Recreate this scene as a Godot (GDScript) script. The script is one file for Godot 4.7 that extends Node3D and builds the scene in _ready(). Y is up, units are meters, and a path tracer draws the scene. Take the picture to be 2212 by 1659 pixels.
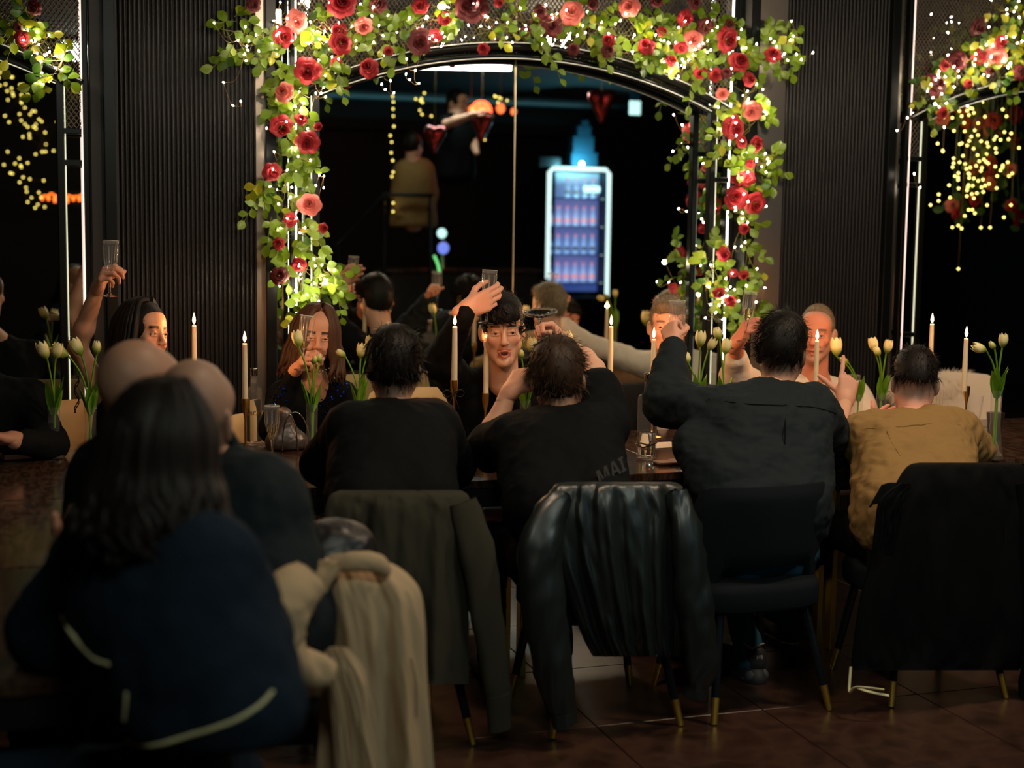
extends Node3D
# A long candle-lit dinner table in front of a mirrored wall of rose-covered arches.
# x runs along the wall, y is up, z comes out of the wall (mirrors near z = 0, camera at z = 6.9).

const EYE := Vector3(0, 1.64, 6.9)
const FOCAL := 3100.0                       # pixels of a 2212 x 1659 frame
var cam_r: Vector3
var cam_u: Vector3
var cam_f: Vector3
var M := {}                                 # materials by name
var rng := RandomNumberGenerator.new()
var noise := FastNoiseLite.new()

func _ready() -> void:
	rng.seed = 11
	noise.seed = 5
	noise.frequency = 1.0
	set_camera()
	set_environment()
	set_room_lights()
	make_materials()
	build_room()
	build_wall_bays()
	build_tables()
	build_chairs()
	build_hall_behind()
	build_garlands()
	build_tableware()
	build_people()
	build_garments()

func set_camera() -> void:
	var yaw := deg_to_rad(18.0)
	var pitch := deg_to_rad(6.06)
	var roll := 0.0135
	cam_f = Vector3(sin(yaw) * cos(pitch), -sin(pitch), -cos(yaw) * cos(pitch))
	var r := Vector3(cos(yaw), 0, sin(yaw))
	var u := r.cross(cam_f)
	cam_r = r * cos(roll) + u * sin(roll)
	cam_u = u * cos(roll) - r * sin(roll)
	var c := Camera3D.new()
	c.name = "camera"
	add_child(c)
	c.transform = Transform3D(Basis(cam_r, cam_u, -cam_f), EYE)
	c.near = 0.1
	c.far = 60.0
	var at := CameraAttributesPhysical.new()
	at.frustum_focal_length = 12.0 / (829.5 / FOCAL)
	at.exposure_aperture = 1.5
	at.frustum_focus_distance = 5.75
	at.frustum_near = 0.1
	at.frustum_far = 60.0
	c.attributes = at
	c.fov = rad_to_deg(2.0 * atan(829.5 / FOCAL))
	c.current = true

func set_environment() -> void:
	var e := Environment.new()
	e.background_mode = Environment.BG_COLOR
	e.background_color = Color(0.004, 0.005, 0.006)
	e.tonemap_mode = Environment.TONE_MAPPER_LINEAR
	e.tonemap_exposure = 1.0
	e.sdfgi_enabled = true
	e.ssao_enabled = true
	e.ssil_enabled = true
	var w := WorldEnvironment.new()
	w.name = "world"
	w.environment = e
	add_child(w)

func area(called: String, at: Vector3, towards: Vector3, size: Vector2, color: Color, energy: float) -> void:
	var l := AreaLight3D.new()
	l.name = called
	l.area_size = size
	l.light_color = color
	l.light_energy = energy
	l.area_range = 30.0
	l.area_attenuation = 2.0
	l.shadow_enabled = true
	add_child(l, true)
	var up := Vector3.UP if absf((towards - at).normalized().y) < 0.98 else Vector3.FORWARD
	l.look_at_from_position(at, towards, up)

func omni(called: String, at: Vector3, color: Color, energy: float, size := 0.01, parent: Node = self) -> void:
	var l := OmniLight3D.new()
	l.name = called
	l.light_color = color
	l.light_energy = energy
	l.light_size = size
	l.omni_range = 25.0
	l.omni_attenuation = 2.0
	l.shadow_enabled = true
	l.position = at
	parent.add_child(l, true)

const K_PANEL := 2.6
const K_WARM := 3.2
func set_room_lights() -> void:
	# the ceiling panel that the mirror shows, and unseen lamps placed to light people, tables and ceiling
	area("unseen_panel_light", Vector3(3.45, 3.13, 5.3), Vector3(3.0, 0.5, 3.6), Vector2(0.9, 0.3), Color(0.93, 1.0, 0.97), K_PANEL)
	area("unseen_panel_light", Vector3(0.6, 3.13, 5.9), Vector3(0.6, 0.5, 3.6), Vector2(0.9, 0.3), Color(0.97, 1.0, 0.93), K_PANEL * 0.9)  # second panel, out of view, placed to light the people at front left
	area("unseen_ceiling_wash", Vector3(4.0, 2.93, 10.2), Vector3(4.0, 3.2, 9.4), Vector2(5.0, 0.05), Color(0.55, 0.85, 0.9), 1.2)  # unseen source, placed to wash the mirrored ceiling with teal
	area("unseen_warm_light", Vector3(1.6, 3.1, 3.2), Vector3(1.7, 0.7, 1.1), Vector2(0.3, 0.3), Color(1.0, 0.88, 0.74), K_WARM)  # warm lamps out of view, placed to light faces across the table
	area("unseen_warm_light", Vector3(3.6, 3.1, 3.2), Vector3(3.3, 0.7, 1.1), Vector2(0.3, 0.3), Color(1.0, 0.88, 0.74), K_WARM * 1.5)

# ---------------------------------------------------------------- places
func P(x: float, y: float, z: float) -> Vector3:             # where the line of sight through a pixel meets the upright plane at depth z
	var d := cam_f + cam_r * ((x - 1106.0) / FOCAL) - cam_u * ((y - 829.5) / FOCAL)
	return EYE + d * ((z - EYE.z) / d.z)

func pix(p: Vector3) -> Vector3:
	var d := p - EYE
	var w := d.dot(cam_f)
	return Vector3(1106.0 + FOCAL * d.dot(cam_r) / w, 829.5 - FOCAL * d.dot(cam_u) / w, w)

# ---------------------------------------------------------------- naming and describing
var taken := {}
func numbered(called: String) -> String:
	if not taken.has(called):
		taken[called] = 0
		return called
	taken[called] += 1
	return "%s_%03d" % [called, taken[called]]

func tag(o: Node, label: String, category: String, group := "") -> void:
	o.set_meta("label", label)
	o.set_meta("category", category)
	if group != "":
		o.set_meta("group", group)

func thing(called: String, label: String, category: String, at := Vector3.ZERO, group := "") -> Node3D:
	var o := Node3D.new()
	o.name = numbered(called)
	add_child(o)
	o.position = at
	tag(o, label, category, group)
	return o

func obj(called: String, m: Mesh, mat: Material, parent: Node = self, at := Vector3.INF) -> MeshInstance3D:
	# meshes are laid out in world axes; a part is moved back by the place of the things above it
	var o := MeshInstance3D.new()
	o.name = numbered(called) if parent == self else called
	o.mesh = m
	o.material_override = mat
	parent.add_child(o, true)
	if at != Vector3.INF:
		o.position = at
	else:
		var up: Node = parent
		while up != self:
			o.position -= up.position
			up = up.get_parent()
	return o

func struct(called: String, m: Mesh, mat: Material, parent: Node = self) -> MeshInstance3D:
	var o := obj(called, m, mat, parent)
	if parent == self:
		o.set_meta("kind", "structure")
	return o

# ---------------------------------------------------------------- mesh building
class MB:
	var v := PackedVector3Array()
	var n := PackedVector3Array()
	var c := PackedColorArray()
	var t := PackedInt32Array()
	var tint := Color(1, 1, 1)
	var colored := false

	func vert(p: Vector3) -> int:
		v.append(p)
		n.append(Vector3.ZERO)
		c.append(tint)
		return v.size() - 1

	func tri(a: int, b: int, d: int) -> void:
		t.append(a)
		t.append(b)
		t.append(d)

	func quad(a: int, b: int, d: int, e: int) -> void:
		tri(a, b, d)
		tri(a, d, e)

	# rows of points; smooth inside; the outside is to the left of (along the row) x (to the next row)
	func grid(rows: Array, close_u := false, close_v := false, flip := false) -> void:
		var nr := rows.size()
		var nc: int = rows[0].size()
		var b := v.size()
		for r in nr:
			for p in rows[r]:
				vert(p)
		for r in (nr if close_v else nr - 1):
			var r2 := (r + 1) % nr
			for k in (nc if close_u else nc - 1):
				var k2 := (k + 1) % nc
				var i := b + r * nc + k
				var j := b + r * nc + k2
				var l := b + r2 * nc + k2
				var m := b + r2 * nc + k
				if flip:
					quad(i, m, l, j)
				else:
					quad(i, j, l, m)

	func fan(points: Array, flip := false) -> void:
		var mid := Vector3.ZERO
		for p in points:
			mid += p
		var b := vert(mid / points.size())
		for p in points:
			vert(p)
		for k in points.size():
			var k2 := (k + 1) % points.size()
			if flip:
				tri(b, b + 1 + k2, b + 1 + k)
			else:
				tri(b, b + 1 + k, b + 1 + k2)

	# box with chamfered edges
	func box(at: Vector3, size: Vector3, bevel := 0.0, basis := Basis()) -> void:
		var h := size * 0.5
		var e := minf(bevel, minf(h.x, minf(h.y, h.z)) * 0.9)
		for ax in 3:
			for s in [-1.0, 1.0]:
				var a1 := (ax + 1) % 3
				var a2 := (ax + 2) % 3
				var q := []
				for w in [[-1, -1], [1, -1], [1, 1], [-1, 1]]:
					var p := Vector3.ZERO
					p[ax] = s * h[ax]
					p[a1] = w[0] * (h[a1] - e)
					p[a2] = w[1] * (h[a2] - e)
					q.append(vert(at + basis * p))
				if s > 0:
					quad(q[0], q[3], q[2], q[1])
				else:
					quad(q[0], q[1], q[2], q[3])
		if e <= 0.0:
			return
		for ax in 3:
			var a1 := (ax + 1) % 3
			var a2 := (ax + 2) % 3
			for s1 in [-1.0, 1.0]:
				for s2 in [-1.0, 1.0]:
					var q := []
					for w in [[-1, 0], [1, 0], [1, 1], [-1, 1]]:
						var p := Vector3.ZERO
						p[ax] = w[0] * (h[ax] - e)
						p[a1] = s1 * (h[a1] - (e if w[1] == 0 else 0.0))
						p[a2] = s2 * (h[a2] - (0.0 if w[1] == 0 else e))
						q.append(vert(at + basis * p))
					if s1 * s2 > 0:
						quad(q[0], q[3], q[2], q[1])
					else:
						quad(q[0], q[1], q[2], q[3])

	# turned shape: profile of (radius, height), about axis up from at
	func lathe(at: Vector3, profile: Array, seg := 20, basis := Basis()) -> void:
		var rows := []
		for p in profile:
			var row := []
			for k in seg:
				var a := TAU * k / seg
				row.append(at + basis * Vector3(cos(a) * p.x, p.y, sin(a) * p.x))
			rows.append(row)
		grid(rows, true)

	# round bar along a path; radii may be one number or one per point
	func tube(path: Array, radius, seg := 8, caps := true, flat := 1.0) -> void:
		var rows := []
		var side := Vector3.ZERO
		for i in path.size():
			var d: Vector3 = (path[mini(i + 1, path.size() - 1)] - path[maxi(i - 1, 0)]).normalized()
			if i == 0:
				side = d.cross(Vector3(0.13, 0.31, 0.94)).normalized()
				if side.length() < 0.5:
					side = d.cross(Vector3(1, 0, 0)).normalized()
			else:
				side = (side - d * side.dot(d)).normalized()
			var up := d.cross(side)
			var r: float = radius[i] if radius is Array or radius is PackedFloat32Array else radius
			var row := []
			for k in seg:
				var a := TAU * k / seg
				row.append(path[i] + side * (cos(a) * r) + up * (sin(a) * r * flat))
			rows.append(row)
		grid(rows, true, false, true)
		if caps:
			fan(rows[0])
			fan(rows[rows.size() - 1], true)

	func ball(at: Vector3, r: Vector3, seg := 12, basis := Basis()) -> void:
		var rows := []
		var half := seg / 2
		for i in half + 1:
			var a := PI * i / half
			var row := []
			for k in seg:
				var b := TAU * k / seg
				row.append(at + basis * Vector3(sin(a) * cos(b) * r.x, -cos(a) * r.y, sin(a) * sin(b) * r.z))
			rows.append(row)
		grid(rows, true)

	func normals() -> void:
		for i in n.size():
			n[i] = Vector3.ZERO
		for i in range(0, t.size(), 3):
			var a := t[i]
			var b := t[i + 1]
			var d := t[i + 2]
			var w := (v[d] - v[a]).cross(v[b] - v[a])
			n[a] += w
			n[b] += w
			n[d] += w
		for i in n.size():
			n[i] = n[i].normalized() if n[i].length_squared() > 1e-24 else Vector3.UP

	func add(o: MB) -> void:
		var b := v.size()
		v.append_array(o.v)
		n.append_array(o.n)
		c.append_array(o.c)
		for i in o.t:
			t.append(i + b)
		colored = colored or o.colored

	func moved(x: Transform3D) -> MB:
		var o := MB.new()
		o.v = x * v
		o.n = n.duplicate()
		o.c = c.duplicate()
		o.t = t.duplicate()
		o.colored = colored
		return o

	func mesh(fresh := true, uv_scale := 0.0) -> ArrayMesh:
		if fresh:
			normals()
		var a := []
		a.resize(Mesh.ARRAY_MAX)
		a[Mesh.ARRAY_VERTEX] = v
		a[Mesh.ARRAY_NORMAL] = n
		if colored:
			a[Mesh.ARRAY_COLOR] = c
		a[Mesh.ARRAY_INDEX] = t
		var m := ArrayMesh.new()
		m.add_surface_from_arrays(Mesh.PRIMITIVE_TRIANGLES, a)
		return m

func box_mesh(at: Vector3, size: Vector3, bevel := 0.004) -> ArrayMesh:
	var b := MB.new()
	b.box(at, size, bevel)
	return b.mesh()

func spline(pts: Array, per := 6) -> Array:
	var out := []
	for i in pts.size() - 1:
		var a = pts[maxi(i - 1, 0)]
		var b = pts[i]
		var c = pts[i + 1]
		var d = pts[mini(i + 2, pts.size() - 1)]
		for k in per:
			var t := float(k) / per
			out.append(b.cubic_interpolate(c, a, d, t))
	out.append(pts[pts.size() - 1])
	return out

# ---------------------------------------------------------------- smooth bodies: signed distances meshed as surface nets
class Sdf:
	var kind := PackedByteArray()            # 0 tapered capsule, 1 ellipsoid, 2 half space
	var op := PackedByteArray()              # 0 join, 1 cut away, 2 keep inside
	var k := PackedFloat32Array()
	var A := PackedVector3Array()
	var B := PackedVector3Array()
	var C := PackedVector3Array()
	var f := PackedFloat32Array()
	var r0 := PackedFloat32Array()
	var r1 := PackedFloat32Array()
	var T: Array[Basis] = []
	var lo := Vector3.INF
	var hi := -Vector3.INF

	func _put(kd: int, o: int, kk: float, a: Vector3, b: Vector3, cc: Vector3, ff: float, q0: float, q1: float, m: Basis) -> void:
		kind.append(kd)
		op.append(o)
		k.append(maxf(kk, 1e-5))
		A.append(a)
		B.append(b)
		C.append(cc)
		f.append(ff)
		r0.append(q0)
		r1.append(q1)
		T.append(m)

	func _grow(p: Vector3, r: float) -> void:
		lo = lo.min(p - Vector3.ONE * r)
		hi = hi.max(p + Vector3.ONE * r)

	func cap(a: Vector3, b: Vector3, ra: float, rb: float, kk := 0.02, o := 0) -> void:
		var ba := b - a
		_put(0, o, kk, a, ba, Vector3.ZERO, 1.0 / maxf(ba.length_squared(), 1e-9), ra, rb - ra, Basis())
		if o == 0:
			_grow(a, ra)
			_grow(b, rb)

	func ell(at: Vector3, r: Vector3, m := Basis(), kk := 0.02, o := 0) -> void:
		_put(1, o, kk, at, Vector3(1 / r.x, 1 / r.y, 1 / r.z), Vector3(1 / (r.x * r.x), 1 / (r.y * r.y), 1 / (r.z * r.z)), 0, 0, 0, m.inverse())
		if o == 0:
			_grow(at, maxf(r.x, maxf(r.y, r.z)))

	func keep(at: Vector3, outward: Vector3, kk := 0.01) -> void:
		_put(2, 2, kk, at, outward.normalized(), Vector3.ZERO, 0, 0, 0, Basis())

	func one(i: int, p: Vector3) -> float:
		if kind[i] == 0:
			var pa := p - A[i]
			var h := clampf(pa.dot(B[i]) * f[i], 0.0, 1.0)
			return (pa - B[i] * h).length() - r0[i] - r1[i] * h
		if kind[i] == 1:
			var l: Vector3 = T[i] * (p - A[i])
			var k0 := (l * B[i]).length()
			var k1 := (l * C[i]).length()
			return k0 * (k0 - 1.0) / maxf(k1, 1e-6)
		return (p - A[i]).dot(B[i])

	func at(p: Vector3, who: PackedInt32Array) -> float:
		var d := 1e3
		for i in who:
			var e: float
			if kind[i] == 0:
				var pa := p - A[i]
				var h := clampf(pa.dot(B[i]) * f[i], 0.0, 1.0)
				e = (pa - B[i] * h).length() - r0[i] - r1[i] * h
			elif kind[i] == 1:
				var l: Vector3 = T[i] * (p - A[i])
				var k0 := (l * B[i]).length()
				e = k0 * (k0 - 1.0) / maxf((l * C[i]).length(), 1e-6)
			else:
				e = (p - A[i]).dot(B[i])
			var kk := k[i]
			if op[i] == 0:
				var g := kk - absf(d - e)
				d = minf(d, e) - (g * g * 0.25 / kk if g > 0.0 else 0.0)
			else:
				if op[i] == 1:
					e = -e
				var g2 := kk - absf(d - e)
				d = maxf(d, e) + (g2 * g2 * 0.25 / kk if g2 > 0.0 else 0.0)
		return d

	func net(cell: float, out: MB) -> void:
		const S := 5
		var o := lo - Vector3.ONE * cell * 1.5
		var dim := ((hi - o) / cell).ceil() + Vector3.ONE * 2
		var bx := int(ceil(dim.x / S))
		var by := int(ceil(dim.y / S))
		var bz := int(ceil(dim.z / S))
		var nx := bx * S + 1
		var ny := by * S + 1
		var nz := bz * S + 1
		var val := PackedFloat32Array()
		val.resize(nx * ny * nz)
		val.fill(1e9)
		var at_cell := {}
		var R := cell * S * 0.87
		var live := []
		var every := PackedInt32Array(range(kind.size()))
		var all_who := []
		for z in bz:
			for y in by:
				for x in bx:
					var mid := o + Vector3(x + 0.5, y + 0.5, z + 0.5) * (S * cell)
					if absf(at(mid, every)) > R * 1.3 + 0.004:
						continue
					var who := PackedInt32Array()
					for i in kind.size():
						if op[i] == 2 or one(i, mid) < R * 1.25 + k[i] + 0.004:
							who.append(i)
					live.append(Vector3i(x * S, y * S, z * S))
					all_who.append(who)
					for c in S + 1:
						for b in S + 1:
							var row := ((z * S + c) * ny + y * S + b) * nx + x * S
							for a in S + 1:
								if val[row + a] > 1e8:
									val[row + a] = at(o + Vector3(x * S + a, y * S + b, z * S + c) * cell, who)
		var sy := nx
		var sz := nx * ny
		var base := out.v.size()
		for q in live:
			for c in S:
				for b in S:
					var row: int = ((q.z + c) * ny + q.y + b) * nx + q.x
					for a in S:
						var i := row + a
						var v0 := val[i]
						var v1 := val[i + 1]
						var v2 := val[i + sy]
						var v3 := val[i + sy + 1]
						var v4 := val[i + sz]
						var v5 := val[i + sz + 1]
						var v6 := val[i + sz + sy]
						var v7 := val[i + sz + sy + 1]
						var least := minf(minf(minf(v0, v1), minf(v2, v3)), minf(minf(v4, v5), minf(v6, v7)))
						var most := maxf(maxf(maxf(v0, v1), maxf(v2, v3)), maxf(maxf(v4, v5), maxf(v6, v7)))
						if least >= 0.0 or most < 0.0 or most > 1e8:
							continue
						var s := Vector3.ZERO
						var m := 0
						if (v0 < 0) != (v1 < 0): s += Vector3(v0 / (v0 - v1), 0, 0); m += 1
						if (v2 < 0) != (v3 < 0): s += Vector3(v2 / (v2 - v3), 1, 0); m += 1
						if (v4 < 0) != (v5 < 0): s += Vector3(v4 / (v4 - v5), 0, 1); m += 1
						if (v6 < 0) != (v7 < 0): s += Vector3(v6 / (v6 - v7), 1, 1); m += 1
						if (v0 < 0) != (v2 < 0): s += Vector3(0, v0 / (v0 - v2), 0); m += 1
						if (v1 < 0) != (v3 < 0): s += Vector3(1, v1 / (v1 - v3), 0); m += 1
						if (v4 < 0) != (v6 < 0): s += Vector3(0, v4 / (v4 - v6), 1); m += 1
						if (v5 < 0) != (v7 < 0): s += Vector3(1, v5 / (v5 - v7), 1); m += 1
						if (v0 < 0) != (v4 < 0): s += Vector3(0, 0, v0 / (v0 - v4)); m += 1
						if (v1 < 0) != (v5 < 0): s += Vector3(1, 0, v1 / (v1 - v5)); m += 1
						if (v2 < 0) != (v6 < 0): s += Vector3(0, 1, v2 / (v2 - v6)); m += 1
						if (v3 < 0) != (v7 < 0): s += Vector3(1, 1, v3 / (v3 - v7)); m += 1
						at_cell[i] = out.vert(o + (Vector3(q.x + a, q.y + b, q.z + c) + s / m) * cell)
		for i in at_cell:
			var v0 := val[i]
			for ax in 3:
				var s1: int = [1, sy, sz][ax]
				var s2: int = [sy, sz, 1][ax]
				var s3: int = [sz, 1, sy][ax]
				var v1 := val[i + s1]
				if (v0 < 0) == (v1 < 0) or v1 > 1e8:
					continue
				var b1 = at_cell.get(i - s2)
				var b2 = at_cell.get(i - s2 - s3)
				var b3 = at_cell.get(i - s3)
				if b1 == null or b2 == null or b3 == null:
					continue
				if v0 < 0:
					out.quad(at_cell[i], b3, b2, b1)
				else:
					out.quad(at_cell[i], b1, b2, b3)

# push the points of a mesh along its normals by a noise that is stretched per axis
func ripple(b: MB, amount: float, per: Vector3, from := 0) -> void:
	b.normals()
	for i in range(from, b.v.size()):
		var p := b.v[i] * per
		var d := noise.get_noise_3d(p.x, p.y, p.z) + 0.5 * noise.get_noise_3d(p.x * 2.3 + 7.0, p.y * 2.3, p.z * 2.3)
		b.v[i] += b.n[i] * d * amount

# ---------------------------------------------------------------- materials
func mk(called: String, color: Color, rough := 0.6, metal := 0.0) -> StandardMaterial3D:
	var m := StandardMaterial3D.new()
	m.resource_name = called
	m.albedo_color = color
	m.roughness = rough
	m.metallic = metal
	m.cull_mode = BaseMaterial3D.CULL_DISABLED
	M[called] = m
	return m

func lit(called: String, color: Color, energy: float, base := Color(0.9, 0.9, 0.9)) -> StandardMaterial3D:
	var m := mk(called, base, 0.5)
	m.emission_enabled = true
	m.emission = color
	m.emission_energy_multiplier = energy
	return m

func noise_map(freq: float, ramp: Array, size := 256, kind := FastNoiseLite.TYPE_SIMPLEX_SMOOTH, normal := false, seed_at := 3) -> NoiseTexture2D:
	var n := FastNoiseLite.new()
	n.noise_type = kind
	n.frequency = freq
	n.seed = seed_at
	n.fractal_octaves = 4
	var t := NoiseTexture2D.new()
	t.width = size
	t.height = size
	t.seamless = true
	t.noise = n
	t.as_normal_map = normal
	if ramp.size() > 0:
		var g := Gradient.new()
		g.offsets = PackedFloat32Array(range(ramp.size()).map(func(i): return float(i) / (ramp.size() - 1)))
		g.colors = PackedColorArray(ramp)
		t.color_ramp = g
	return t

func tri_map(m: StandardMaterial3D, scale: Vector3) -> void:
	m.uv1_triplanar = true
	m.uv1_world_triplanar = true
	m.uv1_scale = scale

func make_materials() -> void:
	var streak := noise_map(0.03, [Color(0.62, 0.62, 0.62), Color(1, 1, 1)], 256)
	mk("black_wall", Color(0.10, 0.10, 0.11), 0.55)
	mk("flute", Color(0.10, 0.10, 0.108), 0.42, 0.3)
	mk("plain_panel", Color(0.11, 0.115, 0.125), 0.5)
	mk("steel_strip", Color(0.62, 0.58, 0.54), 0.33, 1.0)
	mk("frame", Color(0.07, 0.085, 0.09), 0.32, 0.5)
	mk("mesh", Color(0.42, 0.38, 0.34), 0.4, 0.7)
	mk("mirror", Color(0.86, 0.88, 0.87), 0.0, 1.0)
	mk("seam", Color(0.65, 0.58, 0.45), 0.3, 0.8)
	mk("ceiling", Color(0.27, 0.32, 0.33), 0.8)
	var fl := mk("floor", Color(0.26, 0.185, 0.16), 0.33)
	fl.albedo_texture = noise_map(0.012, [Color(0.55, 0.5, 0.48), Color(1, 0.95, 0.9), Color(0.7, 0.62, 0.58)], 512)
	tri_map(fl, Vector3(0.7, 0.7, 0.7))
	var tb := mk("tabletop", Color(0.33, 0.265, 0.23), 0.16)
	tb.albedo_texture = noise_map(0.02, [Color(0.5, 0.45, 0.42), Color(1, 0.95, 0.9), Color(0.62, 0.55, 0.5), Color(0.95, 0.88, 0.82)], 512, FastNoiseLite.TYPE_SIMPLEX_SMOOTH, false, 9)
	tri_map(tb, Vector3(2.5, 0.9, 0.8))
	mk("table_under", Color(0.07, 0.07, 0.075), 0.5)
	var wood := mk("pale_wood", Color(0.78, 0.60, 0.42), 0.5)
	wood.albedo_texture = streak
	tri_map(wood, Vector3(6, 0.5, 6))
	mk("brass", Color(0.95, 0.80, 0.36), 0.40, 1.0)
	mk("gold", Color(0.92, 0.72, 0.36), 0.30, 1.0)
	mk("chrome", Color(0.8, 0.8, 0.8), 0.15, 1.0)
	mk("chair_leg", Color(0.07, 0.10, 0.115), 0.22)
	for a in [["velvet", Color(0.09, 0.112, 0.128), 0.85], ["cloth_black", Color(0.062, 0.070, 0.076), 0.8], ["cloth_ink", Color(0.13, 0.158, 0.172), 0.75],
			["cloth_navy", Color(0.11, 0.155, 0.205), 0.85], ["cloth_olive", Color(0.22, 0.215, 0.18), 0.8], ["cloth_khaki", Color(0.57, 0.45, 0.28), 0.75],
			["cloth_beige", Color(0.74, 0.64, 0.51), 0.9], ["cloth_white", Color(0.85, 0.80, 0.74), 0.85], ["cloth_coat", Color(0.045, 0.05, 0.055), 0.85],
			["cloth_teal", Color(0.17, 0.33, 0.41), 0.85], ["cloth_cream", Color(0.86, 0.84, 0.66), 0.8], ["trousers", Color(0.07, 0.075, 0.08), 0.85]]:
		var m := mk(a[0], a[1], a[2])
		m.metallic_specular = 0.2
	var satin := mk("satin", Color(0.085, 0.118, 0.116), 0.38)
	satin.metallic_specular = 0.6
	mk("leather", Color(0.12, 0.11, 0.12), 0.4)
	mk("red_leather", Color(0.42, 0.22, 0.18), 0.4)
	mk("cream_leather", Color(0.80, 0.66, 0.45), 0.5)
	mk("fur", Color(0.88, 0.81, 0.72), 0.95)
	mk("paper", Color(0.85, 0.80, 0.74), 0.7)
	var sk := mk("skin", Color(1, 1, 1), 0.5)
	sk.vertex_color_use_as_albedo = true
	sk.subsurf_scatter_enabled = true
	sk.subsurf_scatter_strength = 0.12
	sk.metallic_specular = 0.45
	for a in [["hair_black", Color(0.085, 0.07, 0.06)], ["hair_brown", Color(0.22, 0.155, 0.105)], ["hair_grey", Color(0.55, 0.47, 0.37)], ["hair_dark", Color(0.115, 0.09, 0.075)], ["hair_wave", Color(0.31, 0.205, 0.14)]]:
		var m := mk(a[0], a[1], 0.52)
		m.vertex_color_use_as_albedo = true
		m.metallic_specular = 0.35
	mk("eye_white", Color(0.74, 0.70, 0.67), 0.2)
	mk("iris", Color(0.10, 0.06, 0.04), 0.1)
	mk("teeth", Color(0.9, 0.87, 0.8), 0.25)
	mk("mouth", Color(0.25, 0.06, 0.05), 0.5)
	var gl := mk("glass", Color(1, 1, 1, 0.0), 0.0)
	gl.transparency = BaseMaterial3D.TRANSPARENCY_ALPHA
	gl.refraction_enabled = true
	gl.refraction_scale = 0.05
	var tg := mk("thin_glass", Color(1, 1, 1, 0.035), 0.09)
	tg.transparency = BaseMaterial3D.TRANSPARENCY_ALPHA
	tg.metallic_specular = 0.8
	var wa := mk("water", Color(0.97, 0.99, 0.97, 0.0), 0.0)
	wa.transparency = BaseMaterial3D.TRANSPARENCY_ALPHA
	wa.refraction_enabled = true
	wa.refraction_scale = 0.033
	var wi := mk("sparkling", Color(0.97, 0.88, 0.62, 0.0), 0.0)
	wi.transparency = BaseMaterial3D.TRANSPARENCY_ALPHA
	wi.refraction_enabled = true
	wi.refraction_scale = 0.033
	var dg := mk("smoked_glass", Color(0.16, 0.15, 0.13, 0.45), 0.02)
	dg.transparency = BaseMaterial3D.TRANSPARENCY_ALPHA
	var wx := mk("wax", Color(0.93, 0.86, 0.72), 0.45)
	wx.subsurf_scatter_enabled = true
	wx.subsurf_scatter_strength = 0.35
	wx.backlight_enabled = true
	wx.backlight = Color(0.25, 0.2, 0.13)
	mk("wick", Color(0.05, 0.04, 0.04), 0.9)
	lit("flame", Color(1.0, 0.80, 0.58), 9.0)
	lit("bulb", Color(1.0, 0.93, 0.82), 120.0)
	lit("far_bulb", Color(1.0, 0.88, 0.42), 5.0)
	lit("led_white", Color(1.0, 0.96, 0.86), 7.0)
	lit("led_soft", Color(0.97, 1.0, 0.82), 0.7)
	lit("led_dim", Color(0.97, 1.0, 0.85), 0.20)
	mk("glass_glint", Color(0.92, 0.94, 0.90), 0.18, 0.55)  # pale colour stands in for highlights on glass rims and facets
	lit("led_pink", Color(1.0, 0.86, 0.80), 1.4)
	lit("panel_glow", Color(0.97, 1.0, 0.86), 1.1)
	lit("neon_white", Color(0.88, 1.0, 0.98), 1.6)
	lit("neon_orange", Color(1.0, 0.42, 0.12), 4.0)
	lit("fridge_blue", Color(0.06, 0.26, 0.62), 0.8)
	lit("sign_white", Color(0.80, 1.0, 0.97), 1.6)
	lit("lamp_orange", Color(1.0, 0.45, 0.2), 2.2)
	lit("screen_blue", Color(0.45, 0.70, 1.0), 0.9)
	var red := mk("foil_red", Color(0.60, 0.03, 0.05), 0.16, 0.85)
	red.clearcoat_enabled = true
	mk("wire", Color(0.62, 0.50, 0.34), 0.4, 0.6)
	var i := 0
	for a in [Color(0.50, 0.57, 0.08), Color(0.38, 0.49, 0.07), Color(0.20, 0.33, 0.06), Color(0.62, 0.62, 0.10)]:
		var m := mk("leaf_%d" % i, a, 0.38)
		m.backlight_enabled = true
		m.backlight = a.lerp(Color(0.5, 0.6, 0.05), 0.3) * 0.5
		i += 1
	for a in [["rose_red", Color(0.60, 0.012, 0.085)], ["rose_deep", Color(0.33, 0.008, 0.04)], ["rose_pink", Color(0.90, 0.47, 0.43)]]:
		var m := mk(a[0], a[1], 0.6)
		m.backlight_enabled = true
		m.backlight = (a[1] as Color) * 0.12
		m.rim_enabled = true
		m.rim = 0.3
	mk("vine", Color(0.36, 0.36, 0.12), 0.7)
	var tul := mk("tulip", Color(0.94, 0.92, 0.76), 0.5)
	tul.vertex_color_use_as_albedo = true
	tul.backlight_enabled = true
	tul.backlight = Color(0.3, 0.3, 0.16)
	var tl := mk("tulip_green", Color(0.40, 0.58, 0.13), 0.45)
	tl.backlight_enabled = true
	tl.backlight = Color(0.22, 0.36, 0.05)
	mk("sequin_blue", Color(0.10, 0.28, 0.75), 0.12, 1.0)
	mk("sequin_black", Color(0.2, 0.2, 0.22), 0.12, 1.0)
	mk("glitter", Color(0.40, 0.37, 0.35), 0.38, 0.7)
	mk("screen", Color(0.03, 0.03, 0.035), 0.08)
	mk("phone_rim", Color(0.85, 0.66, 0.60), 0.3, 0.6)
	mk("shoe", Color(0.15, 0.16, 0.18), 0.6)
	mk("shoe_grey", Color(0.30, 0.31, 0.33), 0.7)
	mk("patent", Color(0.16, 0.12, 0.10), 0.12)
	mk("print_grey", Color(0.22, 0.22, 0.22), 0.8)
	mk("print_pale", Color(0.62, 0.62, 0.58), 0.6)
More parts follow.
